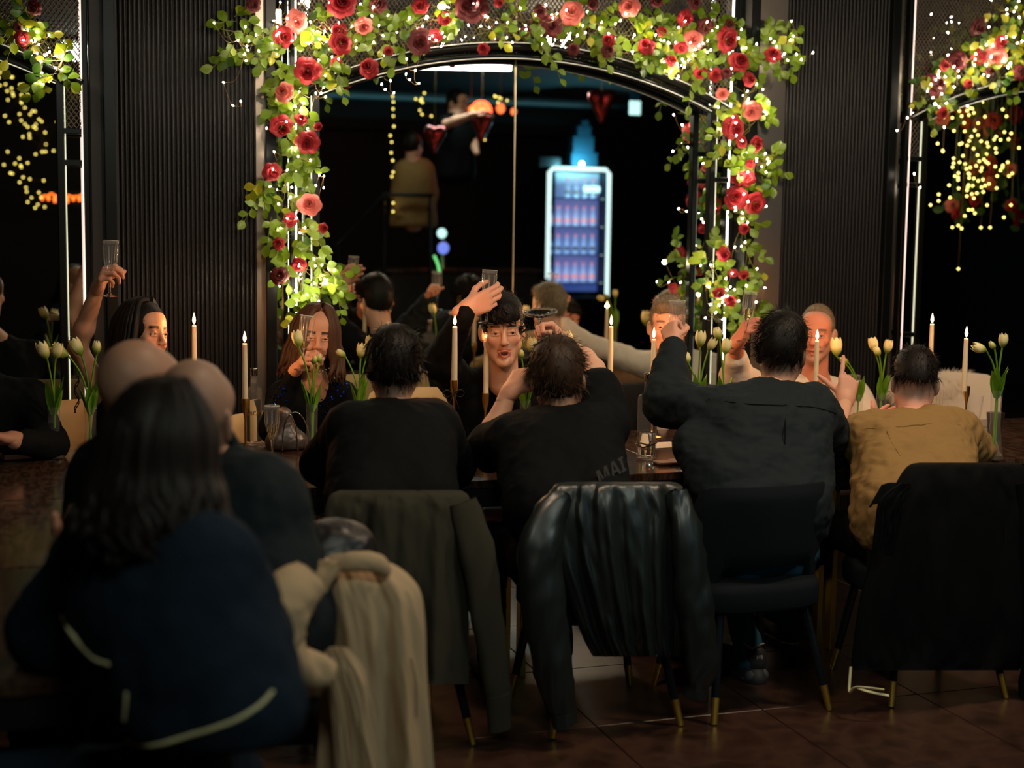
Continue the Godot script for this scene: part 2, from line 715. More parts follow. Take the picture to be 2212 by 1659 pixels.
	mk("ribbon", Color(0.03, 0.03, 0.03), 0.5)

# ---------------------------------------------------------------- the room
func build_room() -> void:
	var f := struct("floor", box_mesh(Vector3(3, -0.06, 5), Vector3(16, 0.1, 12), 0.0), M.table_under)
	var tile := 0.62
	for a in 9:
		for b in 7:
			var b0 := MB.new()
			b0.box(Vector3(-0.45 + a * tile, -0.006, 0.4 + b * tile), Vector3(tile - 0.004, 0.012, tile - 0.004), 0.0015)
			obj("tile", b0.mesh(), M.floor, f)
	# the rest of the floor, past what the tiles cover, is one sheet of the same tile
	struct("floor", box_mesh(Vector3(8.5, -0.005, 5), Vector3(7.6, 0.01, 12), 0.0), M.floor)
	struct("floor", box_mesh(Vector3(-2.9, -0.005, 5), Vector3(4.2, 0.01, 12), 0.0), M.floor)
	struct("floor", box_mesh(Vector3(1.95, -0.005, 7.9), Vector3(5.5, 0.01, 6.0), 0.0), M.floor)
	struct("ceiling", box_mesh(Vector3(3, 3.26, 5), Vector3(16, 0.12, 12), 0.0), M.ceiling)
	struct("wall_back", box_mesh(Vector3(3, 1.6, -0.12), Vector3(16, 3.4, 0.16), 0.0), M.black_wall)
	struct("wall_front", box_mesh(Vector3(3, 1.6, 10.6), Vector3(16, 3.4, 0.2), 0.0), M.black_wall)
	struct("wall_left", box_mesh(Vector3(-4.6, 1.6, 5), Vector3(0.2, 3.4, 12), 0.0), M.black_wall)
	struct("wall_right", box_mesh(Vector3(10.6, 1.6, 5), Vector3(0.2, 3.4, 12), 0.0), M.black_wall)

func pillar(called: String, x0: float, x1: float, label: String) -> void:
	var o := Node3D.new()
	o.name = called
	add_child(o)
	o.position = Vector3((x0 + x1) * 0.5, 0, 0.06)
	o.set_meta("kind", "structure")
	o.set_meta("label", label)
	obj("core", box_mesh(Vector3((x0 + x1) * 0.5, 1.6, 0.03), Vector3(x1 - x0, 3.2, 0.14), 0.002), M.black_wall, o)
	var count := int(round((x1 - x0) / 0.0208))
	var w := (x1 - x0) / count
	var half := MB.new()
	var rows := []
	for y in [0.0, 3.2]:
		var row := []
		for k in 7:
			var a := PI * k / 6.0
			row.append(Vector3(-cos(a) * w * 0.42, y, sin(a) * 0.011))
		rows.append(row)
	half.grid(rows, false, false, true)
	var m := half.mesh()
	for k in count:
		obj("flute", m, M.flute, o, Vector3(x0 + w * (k + 0.5), 0, 0.1) - o.position)

func arc_points(cx: float, hw: float, spring: float, rise: float, z: float, n := 28) -> Array:
	var R := (hw * hw + rise * rise) / (2.0 * rise)
	var out := []
	for k in n + 1:
		var x := lerpf(-hw, hw, float(k) / n)
		out.append(Vector3(cx + x, spring + rise - R + sqrt(R * R - x * x), z))
	return out

func arc_y(x: float, hw: float, spring: float, rise: float) -> float:
	var R := (hw * hw + rise * rise) / (2.0 * rise)
	return spring + rise - R + sqrt(maxf(0.0, R * R - x * x))

func bay(cx: float, called: String, mirror_label: String, frame_label: String, seam: bool, led: Material) -> void:
	const IN := 1.01
	const OUT := 1.125
	const SPRING := 2.27
	# the mirror stands behind the whole bay
	var mi := thing("wall_mirror", mirror_label, "mirror", Vector3(cx, 0.02, -0.02))
	if seam:
		obj("mirror_pane", box_mesh(Vector3(cx - 0.628, 1.6, -0.02), Vector3(1.243, 3.16, 0.03), 0.0), M.mirror, mi)
		obj("mirror_pane", box_mesh(Vector3(cx + 0.622, 1.6, -0.02), Vector3(1.249, 3.16, 0.03), 0.0), M.mirror, mi)
		obj("joint_strip", box_mesh(Vector3(cx - 0.0045, 1.6, -0.004), Vector3(0.009, 3.16, 0.008), 0.001), M.seam, mi)
	else:
		obj("mirror_pane", box_mesh(Vector3(cx, 1.6, -0.02), Vector3(2.49, 3.16, 0.03), 0.0), M.mirror, mi)
	var o := thing(called, frame_label, "trellis", Vector3(cx, 0.0, 0.1))
	for s in [-1.0, 1.0]:
		obj("post", box_mesh(Vector3(cx + s * (IN + 0.017), SPRING * 0.5 + 0.01, 0.1), Vector3(0.034, SPRING, 0.05), 0.004), M.frame, o)
		obj("post", box_mesh(Vector3(cx + s * (OUT + 0.012), 1.6, 0.1), Vector3(0.024, 3.2, 0.05), 0.004), M.frame, o)
		obj("edge_jamb", box_mesh(Vector3(cx + s * 1.24, 1.6, 0.07), Vector3(0.05, 3.2, 0.15), 0.003), M.frame, o)
		for y in [0.35, 1.11, 1.92, 2.06]:
			obj("rail", box_mesh(Vector3(cx + s * (IN + OUT + 0.03) * 0.5, y, 0.1), Vector3(OUT - IN, 0.026, 0.045), 0.003), M.frame, o)
		# light strips run up the inner faces of the posts
		obj("light_strip", box_mesh(Vector3(cx + s * (OUT - 0.004), 1.6, 0.118), Vector3(0.006, 3.1, 0.012), 0.001), led, o)
		obj("light_strip", box_mesh(Vector3(cx + s * (IN + 0.038), 1.16, 0.115), Vector3(0.005, 2.2, 0.01), 0.001), M.led_soft, o)
	for a in [[IN + 0.017, SPRING, 0.222, 0.018, 0.1], [OUT, SPRING, 0.265, 0.02, 0.115], [IN + 0.05, SPRING, 0.235, 0.007, 0.075]]:
		var b := MB.new()
		b.tube(arc_points(cx, a[0], a[1], a[2], a[4]), a[3], 6, true, 1.3)
		obj("arch_bar", b.mesh(), M.frame, o)
	for a in [[IN, SPRING - 0.004, 0.214, 0.128], [OUT - 0.004, SPRING + 0.012, 0.272, 0.142]]:
		var b := MB.new()
		b.tube(arc_points(cx, a[0], a[1], a[2], a[3]), 0.0028, 5)
		obj("light_strip", b.mesh(), M.led_dim, o)
	# expanded metal above the arch and in the tops of the side strips
	var ml := MB.new()
	var pitch := 0.0225
	for dir in [-1.0, 1.0]:
		var c := -3.2
		while c < 3.2:
			# a bar runs along y = 2.06 + (x - c) * 1.35 * dir ; kept where it lies over the arch
			var from := Vector3.INF
			var to := Vector3.INF
			for k in 64:
				var y := 2.075 + 1.1 * k / 63.0
				var x: float = c + (y - 2.075) / 1.35 * dir
				var inside: bool = absf(x) < OUT and (absf(x) > IN + 0.03 or y > arc_y(x, IN + 0.02, SPRING, 0.24))
				if inside:
					if from == Vector3.INF:
						from = Vector3(cx + x, y, 0.092)
					to = Vector3(cx + x, y, 0.092)
				if (not inside or k == 63) and from != Vector3.INF:
					if from.distance_to(to) > 0.01:
						ml.tube([from, to], 0.0024, 4, false)
					from = Vector3.INF
			c += pitch
	var mo := obj("lattice_mesh", ml.mesh(), M.mesh, o)
	mo.set_meta("kind", "stuff")

func build_wall_bays() -> void:
	pillar("pillar", 0.325, 0.945, "dark fluted wall pillar between the left arch and the rose-covered middle arch")
	pillar("pillar_001", 3.685, 4.315, "dark fluted wall pillar between the rose-covered middle arch and the right arch")
	struct("trim_1", box_mesh(Vector3(0.262, 1.6, 0.04), Vector3(0.122, 3.2, 0.14), 0.002), M.plain_panel)
	struct("trim_2", box_mesh(Vector3(0.965, 1.6, 0.05), Vector3(0.055, 3.2, 0.13), 0.002), M.steel_strip)
	struct("trim_3", box_mesh(Vector3(3.60, 1.6, 0.05), Vector3(0.165, 3.2, 0.13), 0.002), M.steel_strip)
	struct("trim_4", box_mesh(Vector3(4.345, 1.6, 0.05), Vector3(0.055, 3.2, 0.13), 0.002), M.steel_strip)
	bay(2.245, "arch_trellis", "tall two-pane mirror inside the middle rose arch, a pale joint down its centre", "black steel arch trellis covered in red and pink roses in the middle", true, M.led_white)
	bay(-0.955, "arch_trellis", "mirror inside the left arch, cut off by the left edge", "black steel arch trellis at the left edge beside the fluted pillar", false, M.led_pink)
	bay(5.555, "arch_trellis", "mirror inside the right arch, full of reflected roses and tiny lights", "black steel arch trellis at the right edge with lit posts", false, M.led_pink)

# ---------------------------------------------------------------- tables
func table(at: Vector3, along: float, size: Vector2, label: String, turn: float, gap_brass: bool) -> void:
	# size.x along the row, size.y across it
	var o := thing("dining_table", label, "table", at, "dark dining tables pushed together")
	o.rotation.y = turn
	for k in 2:
		var b := MB.new()
		b.box(Vector3((k - 0.5) * size.x * 0.5, 0.735, 0), Vector3(size.x * 0.5 - 0.004, 0.03, size.y), 0.003)
		obj("top_board", b.mesh(), M.tabletop, o, Vector3.ZERO)
	var fr := MB.new()
	for s in [-1.0, 1.0]:
		fr.box(Vector3(0, 0.685, s * (size.y * 0.5 - 0.02)), Vector3(size.x - 0.02, 0.07, 0.025), 0.003)
		fr.box(Vector3(s * (size.x * 0.5 - 0.025), 0.685, 0), Vector3(0.025, 0.07, size.y - 0.06), 0.003)
	obj("apron", fr.mesh(), M.table_under, o, Vector3.ZERO)
	for s in [-1.0, 1.0]:
		for w in [-1.0, 1.0]:
			var b := MB.new()
			b.box(Vector3(s * (size.x * 0.5 - 0.03), 0.33, w * (size.y * 0.5 - 0.06)), Vector3(0.022, 0.66, 0.05), 0.002)
			obj("leg", b.mesh(), M.brass if gap_brass else M.table_under, o, Vector3.ZERO)

func build_tables() -> void:
	var names := ["leftmost table of the long dark glossy row, under the pink-rimmed phone", "dark glossy table under the silver bag and the brown-haired man",
		"dark glossy table under the water bottle with the black ribbon", "dark glossy table in front of the smiling man in the white shirt", "rightmost dark glossy table beside the white furry chair"]
	for k in 5:
		var x := -0.33 + k * 1.3
		table(Vector3(x, 0, 1.48), 0, Vector2(1.3, 1.1), names[k], 0.0, true)
	table(Vector3(-0.56, 0, 2.52), 0, Vector2(1.28, 0.96), "side table reaching out from the row in front of the bald men", 0.0, false)
	table(Vector3(-0.56, 0, 3.515), 0, Vector2(1.28, 0.99), "nearest side table at the lower left beside the woman in navy", 0.0, false)
	var p := thing("table_pedestal", "pale wooden block under the table between two black chairs", "pedestal", Vector3(2.34, 0, 1.75))
	var b := MB.new()
	b.box(Vector3(2.34, 0.29, 1.75), Vector3(0.3, 0.58, 0.22), 0.006)
	obj("block", b.mesh(), M.pale_wood, p)
	b = MB.new()
	b.box(Vector3(2.34, 0.012, 1.75), Vector3(0.33, 0.024, 0.25), 0.004)
	obj("base", b.mesh(), M.table_under, p)

# ---------------------------------------------------------------- chairs
func chair(label: String, at: Vector3, yaw: float, cover: Material, tall := 0.80, group := "") -> Node3D:
	var o := thing("dining_chair", label, "chair", at, group)
	o.rotation.y = yaw
	# the seat: a rounded cushion
	var b := MB.new()
	var rows := []
	for q in [[0.355, 0.86], [0.36, 0.95], [0.375, 1.0], [0.43, 1.0], [0.452, 0.97], [0.464, 0.88], [0.468, 0.5], [0.469, 0.02]]:
		var row := []
		for k in 32:
			var a := TAU * k / 32.0
			var c := cos(a)
			var s := sin(a)
			row.append(Vector3(signf(c) * pow(absf(c), 0.55) * 0.245 * q[1], q[0], signf(s) * pow(absf(s), 0.55) * 0.225 * q[1]))
		rows.append(row)
	b.grid(rows, true)
	obj("seat", b.mesh(), cover, o, Vector3.ZERO)
	# the backrest: a curved shell with a gap above the seat and two wings that run down to it
	b = MB.new()
	var outer := []
	var inner := []
	for i in 29:
		var u := i / 14.0 - 1.0
		var low := 0.515 - smoothstep(0.60, 0.80, absf(u)) * 0.14
		var high := tall - 0.012 * u * u - 0.11 * pow(smoothstep(0.78, 1.0, absf(u)), 2.0)
		var ro := []
		var ri := []
		for j in 13:
			var w := j / 12.0
			var y := lerpf(low, high, w)
			var half := lerpf(0.248, 0.284, smoothstep(0.36, tall, y))
			var z := 0.200 + 0.035 * (y - 0.45) / 0.35 - 0.12 * u * u
			var puff := 0.020 * pow(maxf(0.0, 1.0 - pow(absf(w * 2.0 - 1.0), 5.0)), 0.5) * pow(maxf(0.0, 1.0 - pow(absf(u), 9.0)), 0.5) + 0.004
			ro.append(Vector3(u * half, y, z + puff))
			ri.append(Vector3(u * half, y, z - puff))
		outer.append(ro)
		inner.append(ri)
	b.grid(outer)
	b.grid(inner, false, false, true)
	for side in [0, 28]:
		b.grid([outer[side], inner[side]], false, false, side == 0)
	for j in [0, 12]:
		var e1 := []
		var e2 := []
		for i in 29:
			e1.append(outer[i][j])
			e2.append(inner[i][j])
		b.grid([e1, e2], false, false, j == 12)
	obj("backrest", b.mesh(), cover, o, Vector3.ZERO)
	for s in [-1.0, 1.0]:
		for f in [-1.0, 1.0]:
			var top := Vector3(s * 0.165, 0.37, f * 0.15)
			var foot := Vector3(s * 0.228, 0.002, f * (0.20 if f < 0 else 0.245))
			var m := top.lerp(foot, 0.77)
			b = MB.new()
			b.tube([top, m], [0.0175, 0.0135], 12)
			var l := obj("leg", b.mesh(), M.chair_leg, o, Vector3.ZERO)
			b = MB.new()
			b.tube([m, foot], [0.0142, 0.0105], 12)
			obj("tip", b.mesh(), M.brass, l, Vector3.ZERO)
	return o

func build_chairs() -> void:
	chair("black upholstered chair under the olive jacket", Vector3(1.03, 0, 2.40), 0.06, M.velvet, 0.78)
	chair("black upholstered chair under the shiny dark bomber jacket", Vector3(1.765, 0, 2.40), 0.0, M.velvet, 0.78)
	chair("bare black upholstered chair with an open gap below its back and gold-tipped legs", Vector3(2.318, 0, 2.41), 0.06, M.velvet, 0.80)
	chair("black upholstered chair under the long black coat", Vector3(3.03, 0, 2.44), -0.06, M.velvet, 0.79)
	chair("dark chair under the beige coat, nearest the camera", Vector3(0.53, 0, 3.20), 1.3, M.velvet, 0.80)
	for q in [[0.30, 4.2, "dark stool under the woman in navy"], [0.20, 3.3, "dark stool of the bald man further left"]]:
		var st := thing("stool", q[2], "stool", Vector3(q[0], 0, q[1]))
		var b0 := MB.new()
		b0.lathe(st.position, [Vector2(0.0005, 0.40), Vector2(0.17, 0.40), Vector2(0.18, 0.42), Vector2(0.175, 0.45), Vector2(0.0005, 0.455)], 24)
		obj("seat", b0.mesh(), M.velvet, st)
		for i in 4:
			var a := TAU * (i + 0.5) / 4.0
			b0 = MB.new()
			b0.tube([st.position + Vector3(cos(a) * 0.12, 0.40, sin(a) * 0.12), st.position + Vector3(cos(a) * 0.17, 0.001, sin(a) * 0.17)], [0.016, 0.012], 10)
			obj("leg", b0.mesh(), M.chair_leg, st)
	# the far side
	chair("cream leather chair of the dark-haired woman with the raised arm", Vector3(0.17, 0, 0.66), PI + 0.1, M.cream_leather, 0.89)
	chair("tan leather chair behind the young man in the middle", Vector3(1.66, 0, 0.56), PI, M.cream_leather, 0.90)
	chair("cream chair at the white shirt's right", Vector3(3.72, 0, 0.50), PI, M.fur, 0.88)
	chair("cream chair behind the wavy-haired woman", Vector3(1.02, 0, 0.5), PI, M.cream_leather, 0.80)
	chair("cream chair behind the grey-haired man", Vector3(2.68, 0, 0.48), PI, M.cream_leather, 0.80)
	var fc := chair("chair covered in shaggy white fur at the far right", Vector3(4.48, 0, 0.62), PI - 0.15, M.fur, 0.93)
	# the shaggy throw over it
	var S := Sdf.new()
	S.cap(Vector3(-0.20, 0.62, 0.27), Vector3(0.20, 0.62, 0.27), 0.10, 0.10, 0.03)
	S.cap(Vector3(-0.17, 0.82, 0.30), Vector3(0.17, 0.82, 0.30), 0.10, 0.10, 0.05)
	S.cap(Vector3(-0.20, 0.60, 0.20), Vector3(0.20, 0.60, 0.20), 0.10, 0.10, 0.05)
	var b := MB.new()
	S.net(0.016, b)
	b.normals()
	strands(b, 5000, 0.035, 0.0012, 0.8, Vector3(0, 1.0, 0.2), Vector3(0, -0.5, 0), 44)
	obj("fur_throw", b.mesh(), M.fur, fc, Vector3.ZERO)

# ---------------------------------------------------------------- the hall behind the camera, seen in the mirrors
func R(x: float, y: float, depth: float) -> Vector3:          # where a reflection seen at a pixel really stands, depth in front of the mirrors
	var p := P(x, y, -depth)
	return Vector3(p.x, p.y, depth)

func build_hall_behind() -> void:
	# lit panel in the ceiling
	var o := thing("unseen_ceiling_panel", "long pale ceiling light panel seen in the mirror under the arch top", "ceiling light", Vector3(3.45, 3.17, 5.3))
	obj("frame", box_mesh(Vector3(3.45, 3.185, 5.3), Vector3(0.98, 0.04, 0.38), 0.004), M.frame, o)
	obj("diffuser", box_mesh(Vector3(3.45, 3.16, 5.3), Vector3(0.9, 0.02, 0.3), 0.003), M.panel_glow, o)
	o = thing("unseen_ceiling_panel", "unseen ceiling light panel behind the camera lighting the woman in navy", "ceiling light", Vector3(0.6, 3.17, 5.9))  # out of view, placed to light the front left
	obj("frame", box_mesh(Vector3(0.6, 3.185, 5.9), Vector3(0.98, 0.04, 0.38), 0.004), M.frame, o)
	obj("diffuser", box_mesh(Vector3(0.6, 3.16, 5.9), Vector3(0.9, 0.02, 0.3), 0.003), M.panel_glow, o)
	o = thing("unseen_uplight", "unseen uplight high on the wall behind the camera tinting the ceiling", "unseen uplight", Vector3(4.0, 2.8, 10.25))  # out of view, placed to tint the mirrored ceiling teal
	obj("ledge", box_mesh(Vector3(4.0, 2.86, 10.3), Vector3(5.4, 0.06, 0.4), 0.004), M.black_wall, o)  # ledge and lip keep the unseen strip out of the mirror
	obj("lip", box_mesh(Vector3(4.0, 2.91, 10.12), Vector3(5.4, 0.12, 0.03), 0.004), M.black_wall, o)
	obj("strip", box_mesh(Vector3(4.0, 2.9, 10.22), Vector3(5.0, 0.015, 0.05), 0.002), lit("unseen_uplight_glow", Color(0.55, 0.85, 0.9), 1.0), o)
	o = thing("stair_landing", "dark raised landing at the bar behind the camera", "platform", R(985, 480, 6.3) * Vector3(1, 0, 1))
	obj("landing", box_mesh(Vector3(R(985, 480, 6.3).x, 0.3, 5.6), Vector3(1.9, 0.6, 1.4), 0.01), M.table_under, o)
	for x in [1.6, 3.6]:  # lamps out of view, placed to light the far row
		o = thing("unseen_ceiling_lamp", "unseen round ceiling lamp lighting the %s end of the table" % ("left" if x < 2.0 else "right"), "ceiling light", Vector3(x, 3.2, 3.2))
		var b := MB.new()
		b.lathe(Vector3(x, 3.12, 3.2), [Vector2(0.10, 0), Vector2(0.16, 0.0), Vector2(0.16, 0.085), Vector2(0.0005, 0.085)], 20)
		obj("housing", b.mesh(), M.frame, o)
	# glass-fronted drinks fridge with a bright frame
	var f0 := R(1252, 480, 7.5)
	o = thing("drinks_fridge", "tall drinks fridge with a bright white frame seen in the mirror", "fridge", Vector3(f0.x, 0, 7.55))
	var y0 := 0.95
	var y1 := 2.33
	obj("cabinet", box_mesh(Vector3(f0.x, (y0 + y1) * 0.5 - 0.03, 7.85), Vector3(0.72, y1 - y0 + 0.3, 0.08), 0.01), M.frame, o)
	for s in [-1.0, 1.0]:
		obj("side", box_mesh(Vector3(f0.x + s * 0.35, (y0 + y1) * 0.5, 7.70), Vector3(0.03, y1 - y0, 0.32), 0.004), M.frame, o)
	obj("plinth", box_mesh(Vector3(f0.x, y0 * 0.5, 7.7), Vector3(0.74, y0, 0.36), 0.01), M.frame, o)
	obj("back_light", box_mesh(Vector3(f0.x + 0.08, (y0 + y1) * 0.5, 7.80), Vector3(0.50, y1 - y0 - 0.1, 0.01), 0.0), M.fridge_blue, o)
	var b := MB.new()
	b.tube(spline([Vector3(f0.x - 0.34, y0 + 0.2, 7.52), Vector3(f0.x - 0.34, y1 - 0.06, 7.52), Vector3(f0.x - 0.30, y1 - 0.02, 7.52), Vector3(f0.x + 0.30, y1 - 0.02, 7.52), Vector3(f0.x + 0.34, y1 - 0.06, 7.52), Vector3(f0.x + 0.34, y0, 7.52)], 1), 0.022, 8)
	obj("bright_frame", b.mesh(), M.neon_white, o)
	omni("fridge_light", Vector3(f0.x, 2.36, 7.46) - o.position, Color(0.55, 0.92, 1.0), 0.35, 0.02, o)
	obj("lit_sign", box_mesh(Vector3(f0.x - 0.20 + 0.36, 2.10, 7.56), Vector3(0.19, 0.07, 0.02), 0.02), M.sign_white, o)
	var cap := lit("bottle_cap_glow", Color(1.0, 0.45, 0.50), 0.9)  # caps, bodies and bands glow in place of fridge light falling on them
	var body := lit("bottle_body_glow", Color(0.55, 0.75, 1.0), 0.9)
	var band := lit("bottle_band_glow", Color(1.0, 0.55, 0.5), 1.0)
	for row in 4:
		var sy := y0 + 0.16 + row * 0.30
		obj("shelf", box_mesh(Vector3(f0.x, sy - 0.01, 7.70), Vector3(0.66, 0.012, 0.2), 0.002), M.chrome, o)
		for k in 6:
			var at := Vector3(f0.x - 0.26 + k * 0.098, sy, 7.70)
			if row == 3 and k < 2:
				continue
			var bt := thing("bottle", "%s bottle from the left on the %s shelf of the bright-framed fridge" % [["first", "second", "third", "fourth", "fifth", "sixth"][k], ["lowest", "second lowest", "third lowest", "top"][row]], "bottle", at, "bottles in the bright-framed fridge")
			b = MB.new()
			b.lathe(at, [Vector2(0.0005, 0), Vector2(0.026, 0), Vector2(0.027, 0.10), Vector2(0.011, 0.15), Vector2(0.010, 0.19)], 10)
			obj("body", b.mesh(), body, bt)
			b = MB.new()
			b.lathe(at, [Vector2(0.0275, 0.04), Vector2(0.0278, 0.08)], 10)
			obj("label_band", b.mesh(), band if row % 2 == 0 else M.paper, bt)
			b = MB.new()
			b.lathe(at, [Vector2(0.013, 0.185), Vector2(0.014, 0.21), Vector2(0.0005, 0.212)], 10)
			obj("cap", b.mesh(), cap, bt)
	# a dim stack of boxes on top of the fridge
	var k := 0
	for q in [[1258, 345, 0.30, 0.12], [1256, 312, 0.24, 0.14], [1258, 285, 0.16, 0.10], [1260, 268, 0.08, 0.06]]:
		var p := R(q[0], q[1], 7.7)
		var bx := thing("box", ["lowest and widest", "second", "third", "topmost and smallest"][k] + " of the dim teal boxes stacked on the fridge", "box", p - Vector3(0, q[3] * 0.5, 0))
		obj("carton", box_mesh(p, Vector3(q[2], q[3] * 1.25, 0.16), 0.006), M.cloth_teal, bx)
		k += 1
	# small white lit sign near the ceiling
	var sp := R(1372, 233, 8.0)
	o = thing("lit_sign", "small square white lit sign near the ceiling in the mirror", "sign", sp)
	obj("panel", box_mesh(sp, Vector3(0.13, 0.15, 0.03), 0.01), M.sign_white, o)
	obj("bracket", box_mesh(Vector3(sp.x, sp.y + 0.12, sp.z), Vector3(0.1, 0.09, 0.05), 0.004), M.cloth_teal, o)
	# red foil hearts on threads
	k = 0
	for q in [[1300, 228, 4.0, 0.15], [940, 300, 5.0, 0.13], [1042, 275, 5.2, 0.13]]:
		var p := R(q[0], q[1], q[2])
		o = thing("heart_balloon", ["red foil heart balloon hanging right of the mirror joint", "lower red foil heart balloon hanging left of the mirror joint", "red foil heart balloon beside the man with the lit face in the mirror"][k], "balloon", p)
		var S := Sdf.new()
		var r: float = q[3]
		for s in [-1.0, 1.0]:
			S.cap(p + Vector3(s * r * 0.36, r * 0.45, 0), p + Vector3(0, -r * 0.8, 0), r * 0.42, r * 0.12, 0.03)
		b = MB.new()
		S.net(0.014, b)
		ripple(b, 0.006, Vector3(30, 30, 30))
		obj("foil", b.mesh(), M.foil_red, o)
		b = MB.new()
		b.tube([p + Vector3(0, r * 0.6, 0), Vector3(p.x, 3.2, p.z)], 0.002, 4)
		obj("thread", b.mesh(), M.wire, o)
		k += 1
	# strings of lights hanging in the hall
	var strings := [[[850, 195, 847, 470, 6.0, 15, 3.0], [905, 205, 925, 255, 6.0, 8, 9.0], [1065, 205, 1092, 225, 6.0, 6, 8.0], [1045, 305, 1050, 300, 6.0, 1, 1.0]], [[8, 150, 105, 330, 8.2, 44, 18.0], [20, 330, 90, 460, 8.2, 22, 14.0]]]
	for j in 2:
		var p0 := R(strings[j][0][0], strings[j][0][1], strings[j][0][4])
		o = thing("fairy_light_string", ["hanging string of yellow lights left of the joint in the middle mirror", "scattered string lights in the left mirror"][j], "string lights", Vector3(p0.x, 3.2, p0.z))
		for q in strings[j]:
			var last := Vector3.INF
			var w := MB.new()
			for i in q[5]:
				var t: float = (i + rng.randf() * 0.5) / q[5]
				var p := R(lerpf(q[0], q[2], t) + rng.randfn() * q[6], lerpf(q[1], q[3], t) + rng.randfn() * q[6] * 0.8, q[4] + rng.randf() * 0.3)
				obj("bulb", far_bulb(), M.far_bulb, o, p - o.position)
				if last != Vector3.INF:
					w.tube([last, p], 0.0012, 4, false)
				last = p
			if q[5] > 1:
				obj("wire", w.mesh(), M.wire, o).set_meta("kind", "stuff")
	# orange lamps
	k = 0
	for q in [[1018, 236, 6.4], [1042, 240, 6.4], [1082, 234, 6.6], [1110, 241, 6.6]]:
		var p := R(q[0], q[1], q[2])
		o = thing("shade_lamp", ["first", "second", "third, largest", "fourth"][k] + " from the left of the small orange lamps high in the mirror", "lamp", p, "small orange lamps in the mirror")
		b = MB.new()
		b.ball(p, Vector3(0.03, 0.035, 0.03) * (1.5 if k == 2 else 1.0), 10)
		obj("shade", b.mesh(), M.lamp_orange, o)
		b = MB.new()
		b.tube([p + Vector3(0, 0.04, 0), Vector3(p.x, 3.2, p.z)], 0.003, 4)
		obj("cord", b.mesh(), M.wire, o)
		k += 1
	omni("orange_lamp_light", R(1040, 240, 6.2), Color(1.0, 0.25, 0.12), 0.12, 0.1)
	# bar counter and two round lit tap badges
	var cb := R(990, 560, 6.6)
	o = thing("bar_counter", "dark bar counter in the mirror under the tap badges", "bar", Vector3(cb.x, 0, cb.z))
	obj("front", box_mesh(Vector3(cb.x, 0.62, cb.z), Vector3(1.5, 1.24, 0.5), 0.01), M.table_under, o)
	obj("top", box_mesh(Vector3(cb.x, 1.26, cb.z), Vector3(1.56, 0.04, 0.56), 0.006), M.tabletop, o)
	var tp := R(957, 520, 6.3)
	o = thing("beer_tap", "beer tap with two round lit badges in the mirror", "tap", Vector3(tp.x, 1.28, tp.z))
	b = MB.new()
	b.tube([Vector3(tp.x, 1.28, tp.z), Vector3(tp.x, 1.66, tp.z)], 0.022, 10)
	obj("column", b.mesh(), M.chrome, o)
	k = 0
	for q in [[955, 504, 0.048], [958, 536, 0.058]]:
		var p := R(q[0], q[1], 6.25)
		b = MB.new()
		b.ball(p, Vector3(q[2], q[2], 0.012), 14)
		obj("badge", b.mesh(), M.sign_white if k == 0 else lit("badge_blue", Color(0.45, 0.55, 1.0), 1.2), o)
		k += 1
	b = MB.new()
	b.tube(spline([R(938, 552, 6.25), R(946, 570, 6.25), R(950, 588, 6.25)], 3), 0.012, 6)
	obj("lit_edge", b.mesh(), lit("neon_green", Color(0.5, 1.0, 0.55), 1.2), o)
	# stair rail
	o = thing("handrail", "dark sloping stair handrail in the mirror", "handrail", R(735, 530, 6.0))
	b = MB.new()
	b.tube([R(728, 530, 6.0), R(830, 420, 6.0), R(935, 422, 6.0)], 0.018, 6)
	obj("rail", b.mesh(), M.frame, o)
	for q in [[730, 530, 600], [830, 420, 560], [930, 422, 560]]:
		b = MB.new()
		b.tube([R(q[0], q[1], 6.0), Vector3(R(q[0], q[1], 6.0).x, 0.0, 6.0)], 0.014, 6)
		obj("post", b.mesh(), M.frame, o)
	# orange neon handwriting
	var np := R(135, 428, 8.4)
	o = thing("neon_sign", "orange neon handwriting glowing in the left mirror", "neon sign", np)
	var path := []
	for i in 60:
		var t := i / 59.0
		path.append(Vector3(np.x + 0.21 - 0.42 * t + 0.022 * cos(t * 44.0), np.y + 0.028 * sin(t * 44.0) * (1.6 if i % 20 < 6 else 0.8), np.z))
	b = MB.new()
	b.tube(spline(path, 2), 0.007, 5)
	obj("tube", b.mesh(), M.neon_orange, o)
	obj("backing", box_mesh(np + Vector3(0, 0, 0.05), Vector3(0.5, 0.16, 0.02), 0.004), M.frame, o)
	# hanging flowers and lights that fill the right mirror
	var hp := R(2120, 300, 1.15)
	o = thing("flower_installation", "hanging roses and leaves reflected in the right mirror", "flower display", Vector3(hp.x, 3.2, hp.z))
	var st := MB.new()
	for i in 24:
		var x := rng.randf_range(2015, 2210)
		var y := rng.randf_range(200, 470)
		var p := R(x, y, 1.1 + rng.randf() * 0.2)
		var m := obj("red_rose" if i % 3 else "pink_rose", rose_mesh(40 + i % 3, 1.0), M.rose_red if i % 3 else M.rose_pink, o, p - o.position)
		m.basis = Basis(Vector3.UP, PI + rng.randf_range(-0.6, 0.6)).scaled_local(Vector3.ONE * rng.randf_range(0.04, 0.07))
		st.tube(spline([p, p + Vector3(0.02, 0.2, 0.03), Vector3(hp.x + (p.x - hp.x) * 0.6, 3.19, p.z)], 4), 0.003, 5)
		for w in 5:
			leaf_shape(st, p + Vector3(rng.randf_range(-0.1, 0.1), rng.randf_range(-0.1, 0.1), rng.randf_range(-0.05, 0.05)), Vector3(rng.randfn(), rng.randfn(), 0.2).normalized(), Vector3(rng.randfn() * 0.4, rng.randfn() * 0.4, -1).normalized(), 0.07, 0.3)
